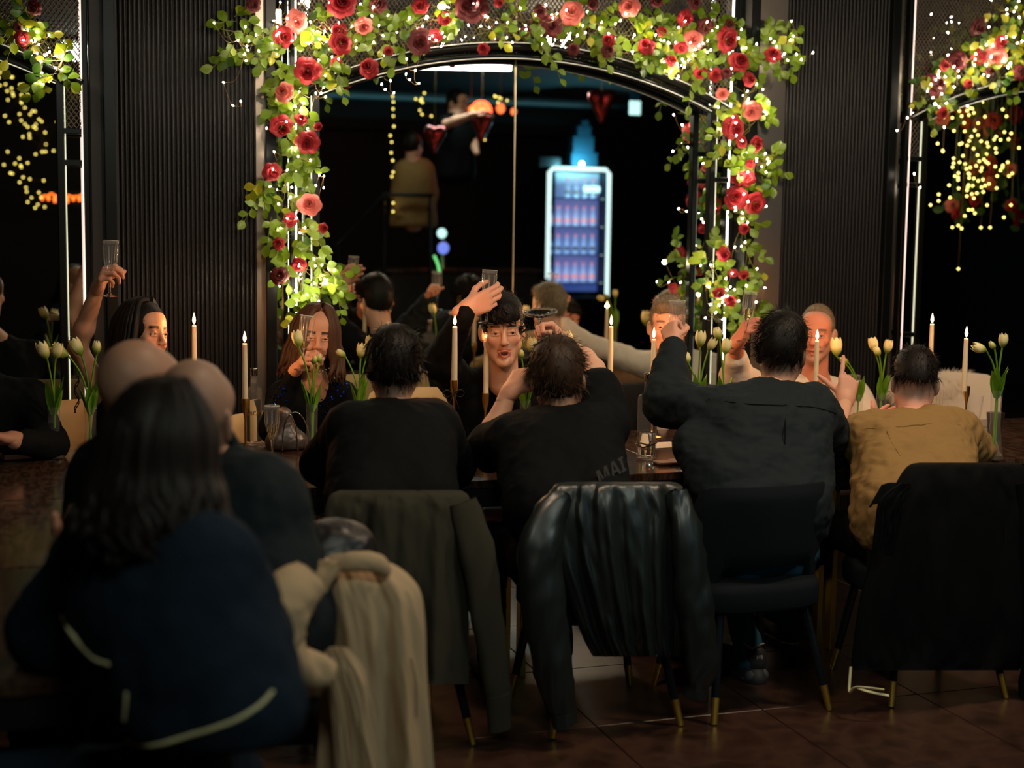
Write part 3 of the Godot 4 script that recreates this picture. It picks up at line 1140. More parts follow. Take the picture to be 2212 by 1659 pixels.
	obj("foliage", st.mesh(), M.leaf_2, o).set_meta("kind", "stuff")
	o = thing("fairy_light_string", "cloud of yellow lights reflected in the right mirror", "string lights", Vector3(hp.x, 3.18, hp.z - 0.1))
	var w2 := MB.new()
	for i in 120:
		var x := 2105.0 + rng.randfn() * 50.0
		var y := 330.0 + rng.randfn() * 85.0
		var p := R(x, y, 0.95 + rng.randf() * 0.15)
		if pix(p).x < 2260.0:
			continue
		obj("bulb", far_bulb(), M.far_bulb, o, p - o.position)
		if i % 4 == 0:
			w2.tube([p, Vector3(p.x + 0.02, 3.17, p.z)], 0.0008, 4, false)
	obj("wire", w2.mesh(), M.wire, o).set_meta("kind", "stuff")

func far_bulb() -> ArrayMesh:
	if far_bulb_mesh == null:
		var bb := MB.new()
		bb.ball(Vector3.ZERO, Vector3.ONE * 0.009, 8)
		far_bulb_mesh = bb.mesh()
	return far_bulb_mesh

# ---------------------------------------------------------------- roses, leaves and fairy lights on the arches
func rose_mesh(seed_at: int, opened: float) -> ArrayMesh:
	var r := RandomNumberGenerator.new()
	r.seed = seed_at
	var b := MB.new()
	for ring in [[3, 0.22, 0.74, 80.0, 0.0], [4, 0.42, 0.70, 62.0, 0.10], [5, 0.70, 0.56, 48.0, 0.34], [6, 1.0, 0.30, 41.0, 0.62]]:
		var turn := r.randf() * TAU
		for k in ring[0]:
			var mid: float = turn + TAU * k / ring[0] + r.randf_range(-0.12, 0.12)
			var half: float = deg_to_rad(ring[3]) * r.randf_range(0.9, 1.1)
			var R: float = ring[1] * r.randf_range(0.92, 1.08) * (opened if ring[0] > 4 else 1.0)
			var rows := []
			for i in 6:
				var w := i / 5.0
				var row := []
				for j in 6:
					var u := j / 2.5 - 1.0
					var edge := 1.0 - 0.20 * u * u * w
					var rho: float = R * (0.18 + 0.82 * pow(w, 0.8)) * edge
					var lift: float = ring[2] * (1.0 - pow(1.0 - w, 2.0)) * (1.0 - 0.14 * u * u)
					lift -= ring[4] * pow(w, 3.0) * 0.55
					var a := mid + u * half * (0.55 + 0.45 * w) * (1.12 - 0.2 * w)
					row.append(Vector3(cos(a) * rho, sin(a) * rho, lift + 0.02 * sin(u * 5.0 + k) * w))
				rows.append(row)
			b.grid(rows, false, false, true)
	# green cup and stub of stem behind
	return b.mesh()

func leaf_shape(b: MB, at: Vector3, along: Vector3, face: Vector3, size: float, fold: float) -> void:
	var side := along.cross(face).normalized()
	var up := side.cross(along).normalized()
	var rows := []
	var widths := [0.02, 0.27, 0.38, 0.31, 0.02]
	for i in 5:
		var w := i / 4.0
		var mid := at + along * (size * w) - up * (size * 0.16 * w * w)
		var x: float = widths[i] * size
		rows.append([mid - side * x + up * (x * fold), mid, mid + side * x + up * (x * fold)])
	b.grid(rows, false, false, true)

var leaf_meshes: Array[ArrayMesh] = []
var rose_meshes: Array[ArrayMesh] = []
var bulb_mesh: ArrayMesh
var far_bulb_mesh: ArrayMesh

func rose(parent: Node3D, x: float, y: float, d: float, kind: int, z: float) -> void:
	var p := P(x, y, z)
	var r: float = d * 0.5 * pix(p).z / FOCAL * 1.08
	var face := (Vector3(-0.25, 0.0, 1.0) + Vector3(rng.randf_range(-0.5, 0.5), rng.randf_range(-0.55, 0.35), 0)).normalized()
	var o := obj(["red_rose", "red_rose", "pink_rose"][kind], rose_meshes[rng.randi() % rose_meshes.size()], [M.rose_red, M.rose_deep, M.rose_pink][kind], parent, p - parent.position)
	o.basis = Basis.looking_at(-face, Vector3.UP.rotated(face, rng.randf() * TAU)).scaled_local(Vector3.ONE * r)

func arch_edge(x: float) -> float:                            # the arch's upper line in the picture of the middle bay, as a height over the wall
	return arc_y(x - 2.245, 1.125, 2.27, 0.265)

func garland(called: String, label: String, at: Vector3, roses: Array, regions: Array, sprigs: int, bulbs: int, bulb_label: String, strays: Array, z0 := 0.17) -> void:
	# regions: [x0, y0, x1, y1, half width, weight] strokes over the bay, in pixels
	var g := thing(called, label, "garland", at)
	for q in roses:
		rose(g, q[0], q[1], q[2], q[3], z0 + 0.06 + rng.randf() * 0.05)
	var total := 0.0
	for q in regions:
		total += q[5]
	var stems := MB.new()
	var rest := MB.new()
	var made := 0
	for s in sprigs:
		var pick := rng.randf() * total
		var q: Array = regions[0]
		for w in regions:
			pick -= w[5]
			if pick <= 0.0:
				q = w
				break
		var t := rng.randf()
		var x: float = lerpf(q[0], q[2], t) + rng.randfn() * q[4] * 0.6
		var y: float = lerpf(q[1], q[3], t) + rng.randfn() * q[4] * 0.6
		var p := P(x, y, z0 - 0.03 + rng.randf() * 0.09)
		var d := Vector3(rng.randfn() * 0.9, rng.randfn() * 0.8 - 0.35, rng.randf() * 0.6).normalized()
		var n := 3 + rng.randi() % 4
		var len := rng.randf_range(0.05, 0.13)
		var path := []
		for k in 5:
			path.append(p + d * (len * k / 4.0) + Vector3(0, -0.25 * len * k * k / 16.0, 0))
		stems.tube(path, 0.0016, 4, false)
		for k in n:
			var lp: Vector3 = path[mini(4, 1 + k * 4 / n)]
			var turn := (1.0 if k % 2 == 0 else -1.0) * rng.randf_range(0.5, 1.1) * (0.0 if k == n - 1 else 1.0)
			var face := Vector3(rng.randfn() * 0.45 - 0.2, rng.randfn() * 0.45 + 0.2, 1.0).normalized()
			var al := d.rotated(face, turn)
			al = (al - face * al.dot(face) * 0.7).normalized()
			var size := rng.randf_range(0.036, 0.062)
			if made < 300:
				var o := obj("leaf", leaf_meshes[rng.randi() % 4], M["leaf_%d" % (rng.randi() % 4)], g, lp - g.position)
				var side := al.cross(face).normalized()
				o.basis = Basis(side, al, side.cross(al).normalized()).scaled_local(Vector3.ONE * size)
			else:
				leaf_shape(rest, lp, al, face, size, rng.randf_range(0.1, 0.5))
			made += 1
	# long bare runners that tie the sprigs together
	for q in regions:
		if q[5] < 0.5:
			continue
		for w in 3:
			var path := []
			for k in 7:
				var t := k / 6.0
				path.append(P(lerpf(q[0], q[2], t) + rng.randfn() * q[4] * 0.35, lerpf(q[1], q[3], t) + rng.randfn() * q[4] * 0.35, z0 - 0.02 + 0.03 * rng.randf()))
			stems.tube(spline(path, 4), 0.0022, 5, false)
	obj("vine", stems.mesh(), M.vine, g).set_meta("kind", "stuff")
	if made > 300:
		obj("foliage", rest.mesh(), M.leaf_1, g).set_meta("kind", "stuff")
	# the string of tiny lights wound through it
	var f := thing("fairy_light_string", bulb_label, "string lights", at + Vector3(0, 0, 0.02))
	var spots := []
	for k in bulbs:
		var pick := rng.randf() * total
		var q: Array = regions[0]
		for w in regions:
			pick -= w[5]
			if pick <= 0.0:
				q = w
				break
		var t := rng.randf()
		spots.append(P(lerpf(q[0], q[2], t) + rng.randfn() * q[4] * 0.62, lerpf(q[1], q[3], t) + rng.randfn() * q[4] * 0.62, z0 + 0.05 + rng.randf() * 0.12))
	for q in strays:
		spots.append(P(q[0], q[1], z0 + 0.08))
	var wire := MB.new()
	for k in spots.size():
		var o := obj("bulb", bulb_mesh, M.bulb, f, spots[k] - f.position)
		o.rotation = Vector3(rng.randfn() * 0.5, 0, rng.randfn() * 0.6)
		var best := -1
		for j in range(k + 1, spots.size()):
			if spots[j].distance_to(spots[k]) < 0.22 and (best < 0 or spots[j].distance_to(spots[k]) < spots[best].distance_to(spots[k])):
				best = j
		if best > 0:
			var a: Vector3 = spots[k] - Vector3(0, 0, 0.008)
			var c: Vector3 = spots[best] - Vector3(0, 0, 0.008)
			var sag := a.distance_to(c) * 0.3
			wire.tube(spline([a, (a + c) * 0.5 + Vector3(rng.randfn() * 0.012, -sag, 0.004), c], 4), 0.0009, 4, false)
	obj("wire", wire.mesh(), M.wire, f).set_meta("kind", "stuff")
	var lamps := maxi(1, bulbs / 22)
	for k in lamps:
		omni("fairy_light", spots[k * bulbs / lamps] - f.position, Color(1.0, 0.92, 0.78), K_FAIRY, 0.012, f)

const K_FAIRY := 0.035

func build_garlands() -> void:
	for k in 4:
		var b := MB.new()
		leaf_shape(b, Vector3.ZERO, Vector3.UP, Vector3(0, 0, 1), 1.0, [0.15, 0.3, 0.5, -0.15][k])
		leaf_meshes.append(b.mesh())
		rose_meshes.append(rose_mesh(20 + k, [0.9, 1.0, 1.1, 0.8][k]))
	var bb := MB.new()
	bb.ball(Vector3.ZERO, Vector3(0.0037, 0.0056, 0.0037), 8)
	bulb_mesh = bb.mesh()
	bb = MB.new()
	bb.ball(Vector3.ZERO, Vector3.ONE * 0.009, 8)
	far_bulb_mesh = bb.mesh()
	# [x, y, width, 0 red 1 deep red 2 pink]
	var top := [[547, 10, 30, 1], [640, 46, 50, 2], [612, 80, 58, 0], [739, 8, 62, 0], [732, 65, 40, 0], [736, 92, 46, 0], [726, 134, 26, 0], [785, 56, 48, 2], [817, 10, 40, 1], [908, 13, 32, 0],
		[961, 41, 36, 0], [908, 91, 56, 1], [940, 78, 28, 0], [839, 111, 28, 0], [665, 154, 66, 0], [797, 147, 54, 0], [1019, 15, 64, 1], [1044, 106, 34, 0], [1168, 25, 32, 1], [1191, 56, 48, 1],
		[1236, 28, 60, 2], [1281, 10, 30, 1], [1360, 15, 52, 2], [1419, 2, 30, 1], [1315, 86, 36, 0], [1313, 109, 32, 1], [1430, 69, 30, 0], [1396, 100, 46, 0], [1449, 132, 34, 0], [1239, 107, 34, 1],
		[1077, 5, 26, 0], [1135, 67, 22, 1], [1480, 38, 46, 0], [1500, 5, 30, 1], [1495, 89, 48, 2], [1472, 104, 28, 0], [1575, 53, 32, 1], [1571, 86, 50, 0], [1523, 58, 34, 1], [1597, 134, 52, 0],
		[1513, 157, 34, 0], [1547, 162, 34, 0], [1570, 157, 28, 1], [1618, 172, 36, 0], [1561, 203, 28, 2], [1670, 118, 36, 0], [1624, 240, 50, 2]]
	var sides := [[614, 200, 54, 2], [607, 273, 62, 0], [650, 257, 28, 0], [687, 273, 24, 0], [665, 308, 58, 0], [588, 371, 42, 0], [668, 442, 50, 2], [628, 475, 32, 0], [698, 493, 28, 0], [602, 527, 34, 0],
		[646, 572, 34, 0], [603, 595, 44, 1], [1585, 276, 54, 0], [1602, 306, 26, 0], [1634, 311, 34, 0], [1621, 355, 26, 0], [1594, 385, 38, 0], [1614, 385, 32, 0], [1589, 427, 46, 0], [1630, 440, 46, 0],
		[1607, 494, 30, 0], [1563, 549, 36, 0], [1584, 590, 22, 0], [1606, 594, 28, 0], [1553, 633, 30, 0], [1578, 650, 30, 0]]
	garland("rose_garland", "dense garland of red and pink roses with green leaves over the middle arch", Vector3(2.245, 2.45, 0.15), top + sides,
		[[560, 60, 760, 70, 58, 1.3], [760, 55, 1110, 40, 46, 1.7], [1110, 50, 1400, 60, 46, 1.8], [1380, 70, 1600, 90, 52, 1.8], [1440, 120, 1600, 190, 40, 0.8], [490, 60, 560, 110, 34, 0.5], [475, 115, 600, 120, 22, 0.3], [640, 150, 740, 140, 40, 0.6],
		[1640, 90, 1730, 70, 30, 0.45], [1650, 130, 1740, 115, 18, 0.3], [640, 190, 640, 430, 44, 1.3], [640, 420, 660, 660, 44, 1.4], [560, 420, 600, 360, 20, 0.3], [715, 580, 690, 640, 18, 0.3], [1610, 190, 1605, 430, 36, 1.2], [1610, 430, 1590, 700, 38, 1.4], [1660, 330, 1640, 350, 18, 0.25], [1540, 560, 1545, 700, 24, 0.5]],
		330, 290, "string of tiny warm lights wound through the roses of the middle arch", [[483, 178], [503, 228], [520, 219], [877, 160], [885, 172], [905, 180], [897, 152], [1562, 690], [700, 380], [690, 378], [1648, 193], [1652, 240]])
	garland("rose_garland", "rose garland with green leaves over the right arch, cut by the frame", Vector3(5.2, 2.5, 0.15),
		[[2112, 57, 46, 1], [2163, 90, 32, 0], [2149, 123, 46, 2], [2115, 123, 30, 0], [2066, 133, 50, 1], [2040, 142, 28, 0], [2137, 156, 28, 1], [2021, 185, 50, 1], [2203, 157, 46, 1], [2092, 182, 26, 0], [2036, 244, 26, 0]],
		[[2010, 190, 2110, 110, 26, 1.0], [2110, 110, 2230, 60, 42, 1.5], [2110, 150, 2220, 150, 22, 0.7], [2010, 250, 2030, 200, 14, 0.45], [2150, 20, 2230, 20, 20, 0.5]], 52, 54, "string of tiny warm lights in the roses of the right arch", [[1938, 282], [1960, 254], [2090, 229], [2040, 275], [1975, 375], [1988, 405]])
	garland("rose_garland", "end of a rose garland in the upper left corner over the left arch", Vector3(-0.1, 2.55, 0.15), [[74, 17, 36, 1], [37, 57, 28, 1], [47, 83, 30, 0]],
		[[-20, 20, 60, 60, 26, 1.0], [60, 60, 120, 130, 18, 0.8], [110, 130, 125, 160, 10, 0.3]], 18, 12, "short run of tiny lights in the upper left corner roses", [[80, 115], [88, 132], [90, 158], [86, 178], [134, 130], [60, 65]])

# ---------------------------------------------------------------- things on the tables
const TABLE := 0.751
func on_table(x: float, y: float) -> Vector3:
	var d := cam_f + cam_r * ((x - 1106.0) / FOCAL) - cam_u * ((y - 829.5) / FOCAL)
	var p := EYE + d * ((TABLE - EYE.y) / d.y)
	if p.z < 0.99:
		p = P(x, y, 0.99)
		p.y = TABLE
	return p

func tulip_head(open: float) -> ArrayMesh:
	var b := MB.new()
	b.colored = true
	for ring in 2:
		for k in 3:
			var mid := TAU * (k + 0.5 * ring) / 3.0
			var rows := []
			for i in 7:
				var w := i / 6.0
				var row := []
				for j in 5:
					var u := j / 2.0 - 1.0
					var rho := (0.10 + 0.90 * sin(pow(w, 0.75) * PI * lerpf(0.93, 0.72, open))) * (1.0 - 0.06 * ring)
					var a := mid + u * 1.02 * (1.0 - 0.75 * pow(w, 3.0))
					row.append(Vector3(cos(a) * rho * 0.5, w * 1.55 - 0.10 * u * u * w, sin(a) * rho * 0.5))
				rows.append(row)
			b.grid(rows)
	for i in b.v.size():
		var w := clampf(b.v[i].y / 1.5, 0.0, 1.0)
		var g := Color(0.50, 0.62, 0.16)
		b.c[i] = g.lerp(Color(1, 0.97, 0.86), smoothstep(0.05, lerpf(1.1, 0.55, open), w)).srgb_to_linear()
	return b.mesh()

var tulip_meshes: Array[ArrayMesh] = []

func tulip(label: String, base: Vector3, rim: Vector3, x: float, y: float, width: float, open: int, bend := 0.0) -> void:
	var head := P(x, y, rim.z + rng.randf_range(-0.03, 0.03))
	var o := thing("tulip", label, "tulip", base + Vector3(0, 0.02, 0), "white tulips in slim vases along the table")
	var r: float = width * pix(head).z / FOCAL
	var mid := Vector3(lerpf(rim.x, head.x, 0.35) + bend, lerpf(rim.y, head.y, 0.5), lerpf(rim.z, head.z, 0.5))
	var path := spline([base + Vector3(rng.randf_range(-0.008, 0.008), 0.02, rng.randf_range(-0.008, 0.008)), rim + Vector3(rng.randf_range(-0.006, 0.006), -0.01, 0), mid, head - Vector3(0, r * 0.7, 0)], 5)
	var st := MB.new()
	st.tube(path, 0.0036, 6)
	obj("stem", st.mesh(), M.tulip_green, o)
	var h := obj("head", tulip_meshes[open], M.tulip, o)
	var up: Vector3 = (path[path.size() - 1] - path[path.size() - 4]).normalized()
	h.basis = Basis(Vector3(1, 0, 0), up, Vector3(1, 0, 0).cross(up)).orthonormalized().rotated(up, rng.randf() * 3.0).scaled_local(Vector3.ONE * r)
	h.position = path[path.size() - 1] - o.position - up * r * 0.1
	for k in 2:
		var out := Vector3(rng.randf_range(-1, 1), 0, rng.randf_range(-0.3, 1.0)).normalized()
		var rows := []
		var tall := rng.randf_range(0.10, 0.15)
		for i in 7:
			var w := i / 6.0
			var c := rim + Vector3(0, -0.03 + tall * w, 0) + out * (0.006 + 0.035 * w * w)
			var side := out.cross(Vector3.UP)
			var wd := 0.017 * sin(PI * clampf(w * 0.9 + 0.1, 0, 1)) + 0.001
			rows.append([c - side * wd + out * wd * 0.5, c, c + side * wd + out * wd * 0.5])
		var lf := MB.new()
		lf.grid(rows)
		obj("leaf", lf.mesh(), M.tulip_green, o)

func vase(x: float, y: float, top_y: float, heads: Array, where: String) -> void:
	var base := on_table(x, y)
	var rim := P(x - 2.0, top_y, base.z)
	var h := rim.y - base.y
	rim.x = base.x
	var o := thing("vase", "slim clear glass vase of tulips " + where, "vase", base, "slim glass vases")
	var b := MB.new()
	b.lathe(base, [Vector2(0.0005, 0.0), Vector2(0.037, 0.0), Vector2(0.038, 0.006), Vector2(0.026, h * 0.28), Vector2(0.0205, h * 0.55), Vector2(0.0215, h * 0.8), Vector2(0.0235, h), Vector2(0.0222, h + 0.0008), Vector2(0.0208, h)], 24)
	obj("vase_glass", b.mesh(), M.thin_glass, o)
	b = MB.new()
	b.lathe(base, [Vector2(0.0005, 0.002), Vector2(0.034, 0.002), Vector2(0.033, 0.012), Vector2(0.0005, 0.014)], 20)
	obj("vase_foot", b.mesh(), M.glass, o)
	var k := 0
	for q in heads:
		var which: String = ["left", "right"][k] if heads.size() == 2 else ["left", "middle", "right", "fourth"][k] if heads.size() > 2 else "only"
		tulip("%s white tulip in the slim vase %s" % [which, where], base, rim, q[0], q[1], q[2], q[3])
		k += 1

func candle(x: float, y: float, flame_y: float, top_y: float, low_y: float, where: String, dx := 0.0) -> void:
	var base := on_table(x, y)
	var cup := P(x + dx, low_y, base.z)
	cup.x = base.x
	var top := P(x + dx, top_y, base.z)
	top.x = P(x + dx, (top_y + low_y) * 0.5, base.z).x
	cup.x = top.x
	base.x = lerpf(base.x, top.x, 0.6)
	var h := cup.y - base.y
	var o := thing("candlestick", "slender brass candlestick holding the lit candle " + where, "candlestick", base, "brass candlesticks")
	var b := MB.new()
	b.lathe(base, [Vector2(0.0005, 0), Vector2(0.042, 0), Vector2(0.043, 0.004), Vector2(0.012, 0.012), Vector2(0.0042, 0.03)], 20)
	obj("foot", b.mesh(), M.gold, o)
	b = MB.new()
	b.lathe(base, [Vector2(0.0042, 0.028), Vector2(0.0042, h - 0.075), Vector2(0.006, h - 0.07)], 10)
	obj("stem", b.mesh(), M.gold, o)
	b = MB.new()
	b.lathe(base, [Vector2(0.005, h - 0.072), Vector2(0.0135, h - 0.035), Vector2(0.0145, h + 0.002), Vector2(0.0125, h + 0.002), Vector2(0.011, h - 0.03), Vector2(0.0005, h - 0.045)], 16)
	obj("cup", b.mesh(), M.gold, o)
	var c := thing("candle", "tall cream taper candle with a small flame " + where, "candle", cup + Vector3(0, -0.02, 0), "lit cream taper candles")
	b = MB.new()
	var ch := top.y - cup.y + 0.02
	b.lathe(c.position, [Vector2(0.0005, 0), Vector2(0.0118, 0), Vector2(0.0112, ch * 0.5), Vector2(0.0093, ch - 0.004), Vector2(0.0080, ch), Vector2(0.0035, ch - 0.003), Vector2(0.0004, ch - 0.003)], 16)
	obj("wax_body", b.mesh(), M.wax, c)
	b = MB.new()
	b.tube([Vector3(top.x, top.y - 0.004, top.z), Vector3(top.x + 0.001, top.y + 0.009, top.z)], 0.0011, 5)
	obj("wick", b.mesh(), M.wick, c)
	b = MB.new()
	var fh: float = maxf(0.034, P(x, flame_y - 12, base.z).y - top.y - 0.004)
	b.lathe(Vector3(top.x, top.y + 0.005, top.z), [Vector2(0.0006, 0.0), Vector2(0.0052, fh * 0.16), Vector2(0.0072, fh * 0.34), Vector2(0.0055, fh * 0.58), Vector2(0.0026, fh * 0.82), Vector2(0.0004, fh)], 12)
	obj("flame", b.mesh(), M.flame, c)
	omni("candle_light", Vector3(top.x, top.y + 0.005 + fh * 0.38, top.z) - c.position, Color(1.0, 0.68, 0.40), K_CANDLE, 0.005, c)

const K_CANDLE := 0.055

func flute(label: String, foot: Vector3, up: Vector3, k: float, fill: float) -> Node3D:
	var o := thing("champagne_flute", label, "glass", foot)
	up = up.normalized()
	var basis := Basis()
	basis.y = up
	basis.x = up.cross(Vector3(0, 0, 1)).normalized()
	basis.z = basis.x.cross(up)
	var b := MB.new()
	var prof := []
	for p in [Vector2(0.0005, 0), Vector2(0.033, 0), Vector2(0.0335, 0.003), Vector2(0.012, 0.007), Vector2(0.0048, 0.016), Vector2(0.0042, 0.05), Vector2(0.006, 0.072), Vector2(0.0105, 0.0835), Vector2(0.0075, 0.087), Vector2(0.0005, 0.0868)]:
		prof.append(p * k)
	b.lathe(foot, prof, 24, basis)
	obj("stem", b.mesh(), M.glass, o)
	b = MB.new()
	prof = []
	for p in [Vector2(0.0105, 0.0838), Vector2(0.021, 0.115), Vector2(0.0268, 0.15), Vector2(0.030, 0.2), Vector2(0.0307, 0.2115), Vector2(0.0302, 0.2135), Vector2(0.0294, 0.2118), Vector2(0.0288, 0.2)]:
		prof.append(p * k)
	b.lathe(foot, prof, 14, basis)
	obj("bowl", b.mesh(), M.thin_glass, o)
	b = MB.new()
	var ring := []
	for i in 29:
		ring.append(foot + basis * Vector3(cos(TAU * i / 28.0) * 0.0303 * k, 0.2125 * k, sin(TAU * i / 28.0) * 0.0303 * k))
	b.tube(ring, 0.0010, 5, false)
	for i in 8:  # pale ribs painted as the bright streaks on the bowl
		var d := Vector3(cos(TAU * (i + 0.3) / 8.0), 0, sin(TAU * (i + 0.3) / 8.0))
		b.tube([foot + basis * (d * 0.0215 + Vector3(0, 0.115, 0)) * k, foot + basis * (d * 0.0273 + Vector3(0, 0.15, 0)) * k, foot + basis * (d * 0.0303 + Vector3(0, 0.195, 0)) * k], [0.0003, 0.0008, 0.0003], 4, false)
	obj("rim", b.mesh(), M.glass_glint, o)
	if fill > 0.0:
		b = MB.new()
		var top := lerpf(0.1, 0.2, fill)
		var r := lerpf(0.0185, 0.0275, fill)
		b.lathe(foot, [Vector2(0.0005, 0.0885 * k), Vector2(0.0072 * k, 0.0912 * k), Vector2(0.0183 * k, 0.115 * k if top > 0.115 else top * k * 0.98), Vector2(r * k, top * k), Vector2(0.0005, top * k)], 24, basis)
		obj("sparkling_wine", b.mesh(), M.sparkling, o)
	return o

func tumbler(label: String, base: Vector3, r0: float, r1: float, h: float, mat: Material, fill_mat: Material = null) -> void:
	var o := thing("tumbler", label, "glass", base)
	var b := MB.new()
	b.lathe(base, [Vector2(0.0005, 0), Vector2(r0, 0), Vector2(r1, h), Vector2(r1 - 0.002, h), Vector2(r0 - 0.002, 0.01), Vector2(0.0005, 0.01)], 14)
	obj("tumbler_glass", b.mesh(), mat, o)
	if fill_mat:
		b = MB.new()
		b.lathe(base, [Vector2(0.0005, 0.011), Vector2(r0 - 0.003, 0.011), Vector2(lerpf(r0, r1, 0.75) - 0.003, h * 0.75), Vector2(0.0005, h * 0.75)], 14)
		obj("drink", b.mesh(), fill_mat, o)

func lettering(text: String, height: float, depth: float, mat: Material, parent: Node, at: Transform3D) -> void:
	var t := TextMesh.new()
	t.text = text
	t.font_size = 64
	t.pixel_size = height / 46.0
	t.depth = depth
	var f := SystemFont.new()
	f.font_names = PackedStringArray(["Droid Sans"])
	f.font_weight = 700
	t.font = f
	var o := MeshInstance3D.new()
	o.name = "lettering"
	o.mesh = t
	o.material_override = mat
	parent.add_child(o, true)
	o.transform = at

func build_tableware() -> void:
	for k in 3:
		tulip_meshes.append(tulip_head([0.0, 0.5, 1.0][k]))
	vase(118, 990, 879, [[101, 755, 27, 2], [120, 757, 24, 2]], "at the far left")
	vase(197, 985, 879, [[146, 748, 27, 2], [176, 747, 27, 2], [209, 750, 20, 1]], "behind the woman in navy")
	vase(674, 992, 872, [[645, 731, 25, 2], [678, 777, 13, 0], [690, 774, 14, 0]], "right of the silver bag")
	vase(776, 962, 868, [[746, 759, 16, 1], [779, 757, 22, 2], [797, 738, 18, 2]], "behind the brown-haired man")
	vase(1133, 965, 864, [[1127, 764, 13, 0], [1147, 745, 23, 2]], "under the hand touching hair")
	vase(1243, 950, 862, [[1234, 731, 23, 2]], "behind the man touching his hair")
	vase(1505, 962, 862, [[1487, 773, 16, 2], [1513, 731, 24, 2], [1531, 742, 20, 2]], "before the grey-haired man")
	vase(1559, 957, 862, [[1555, 720, 20, 1], [1566, 748, 23, 2]], "near the silver bracelet")
	vase(1852, 925, 853, [[1806, 750, 27, 2], [1833, 773, 15, 0]], "behind the pointing hand")
	vase(1901, 928, 850, [[1890, 744, 21, 2], [1900, 757, 16, 1], [1915, 748, 20, 2]], "left of the khaki jacket")
	vase(2146, 992, 844, [[2131, 741, 22, 2], [2149, 743, 14, 0], [2166, 735, 21, 2]], "at the far right")
	candle(422, 965, 688, 703, 860, "behind the nearer bald man", -2)
	candle(531, 985, 728, 742, 862, "left of the bottle with gold lettering", -2)
	candle(979, 1000, 694, 705, 822, "tied with black ribbon", 3)
	candle(1047, 960, 724, 737, 850, "in front of the young man's face", 3)
	candle(1319, 940, 692, 705, 820, "between the two raised black sleeves", 0)
	candle(1408, 945, 720, 733, 848, "in front of the grey-haired man's collar", 3)
	candle(1760, 940, 724, 736, 850, "before the smiling man in white", 3)
	candle(2012, 930, 689, 700, 815, "behind the man in the khaki jacket", -1)
	candle(2092, 955, 717, 731, 835, "right of the man in the khaki jacket", -7)
	# the ribbon tied on one candlestick
	var rp := on_table(979, 1000)
	var kn := P(979, 853, rp.z + 0.014)
	var rb := thing("ribbon_bow", "thin black ribbon bow tied round a brass candlestick", "ribbon", kn)
	for s in [-1.0, 1.0]:
		var b := MB.new()
		b.tube(spline([kn, kn + Vector3(s * 0.025, 0.02, 0.006), kn + Vector3(s * 0.042, 0.008, 0.004), kn + Vector3(s * 0.03, -0.008, 0.004), kn], 5), 0.0022, 5, true, 0.5)
		obj("loop", b.mesh(), M.ribbon, rb)
		b = MB.new()
		b.tube(spline([kn, kn + Vector3(s * 0.012, -0.025, 0.004), kn + Vector3(s * 0.024, -0.055, 0.0)], 5), 0.0018, 5, true, 0.5)
		obj("tail", b.mesh(), M.ribbon, rb)
	# bottles
	for q in [[549, 960, 795, "clear glass bottle with gold lettering beside the silver bag", 0.034, "glass", 0.9], [1396, 990, 806, "square-shouldered water bottle with a black ribbon, half full, beside the black sleeve", 0.039, "glass", 0.46]]:
		var base := on_table(q[0], q[1])
		var h: float = P(q[0], q[2], base.z).y - base.y
		var o := thing("water_bottle", q[3], "bottle", base)
		var r: float = q[4]
		var b := MB.new()
		b.lathe(base, [Vector2(0.0005, 0), Vector2(r - 0.003, 0), Vector2(r, 0.005), Vector2(r, h * 0.70), Vector2(r * 0.92, h * 0.735), Vector2(0.0165, h * 0.765), Vector2(0.0145, h * 0.80), Vector2(0.0145, h * 0.905), Vector2(0.0125, h * 0.905),
			Vector2(0.0125, h * 0.80)], 24)
		obj("bottle_glass", b.mesh(), M.thin_glass, o)
		b = MB.new()
		var lv: float = h * 0.66 * q[6]
		b.lathe(base, [Vector2(0.0005, 0.0125), Vector2(r - 0.0036, 0.0145), Vector2(r - 0.0036, lv), Vector2(0.0005, lv)], 24)
		obj("water", b.mesh(), M.water, o)
		b = MB.new()
		b.lathe(base, [Vector2(0.0146, h * 0.90), Vector2(0.0165, h * 0.905), Vector2(0.0165, h * 0.99), Vector2(0.015, h), Vector2(0.0005, h)], 18)
		obj("cap", b.mesh(), M.chrome, o)
		if q[0] < 1000:
			lettering("ABCAT", 0.016, 0.001, M.gold, o, Transform3D(Basis.from_euler(Vector3(0, -0.1, 0)), Vector3(-0.004, h * 0.42, r + 0.001)))
		else:
			b = MB.new()
			var ring := []
			for k in 21:
				ring.append(base + Vector3(cos(TAU * k / 20.0) * (r + 0.0015), h * 0.17 + 0.008 * sin(TAU * k / 10.0), sin(TAU * k / 20.0) * (r + 0.0015)))
			b.tube(ring, 0.0022, 5)
			b.tube([base + Vector3(-r * 0.9, h * 0.2, r * 0.55), base + Vector3(-r * 0.3, h * 0.16, r + 0.002), base + Vector3(r * 0.05, h * 0.22, r + 0.002)], 0.002, 5)
			obj("ribbon", b.mesh(), M.ribbon, o)
	# glasses that stand on the table
	flute("half-full champagne flute on the table beside the silver bag", on_table(588, 995), Vector3(0.0, 1, 0), 1.0, 0.4)
	var g2 := on_table(1836, 915)
	flute("champagne flute on the table behind the pointing hand", g2, Vector3(0.03, 1, 0), 1.12, 0.25)
	tumbler("clear faceted tumbler behind the candle at the far right", on_table(2104, 912), 0.026, 0.042, 0.13, M.thin_glass)
	tumbler("small clear tumbler at the khaki jacket's right shoulder", on_table(2088, 935), 0.024, 0.03, 0.10, M.thin_glass)
	tumbler("dark smoked tumbler behind the vase at the far right", on_table(2148, 955), 0.026, 0.040, 0.13, M.smoked_glass)
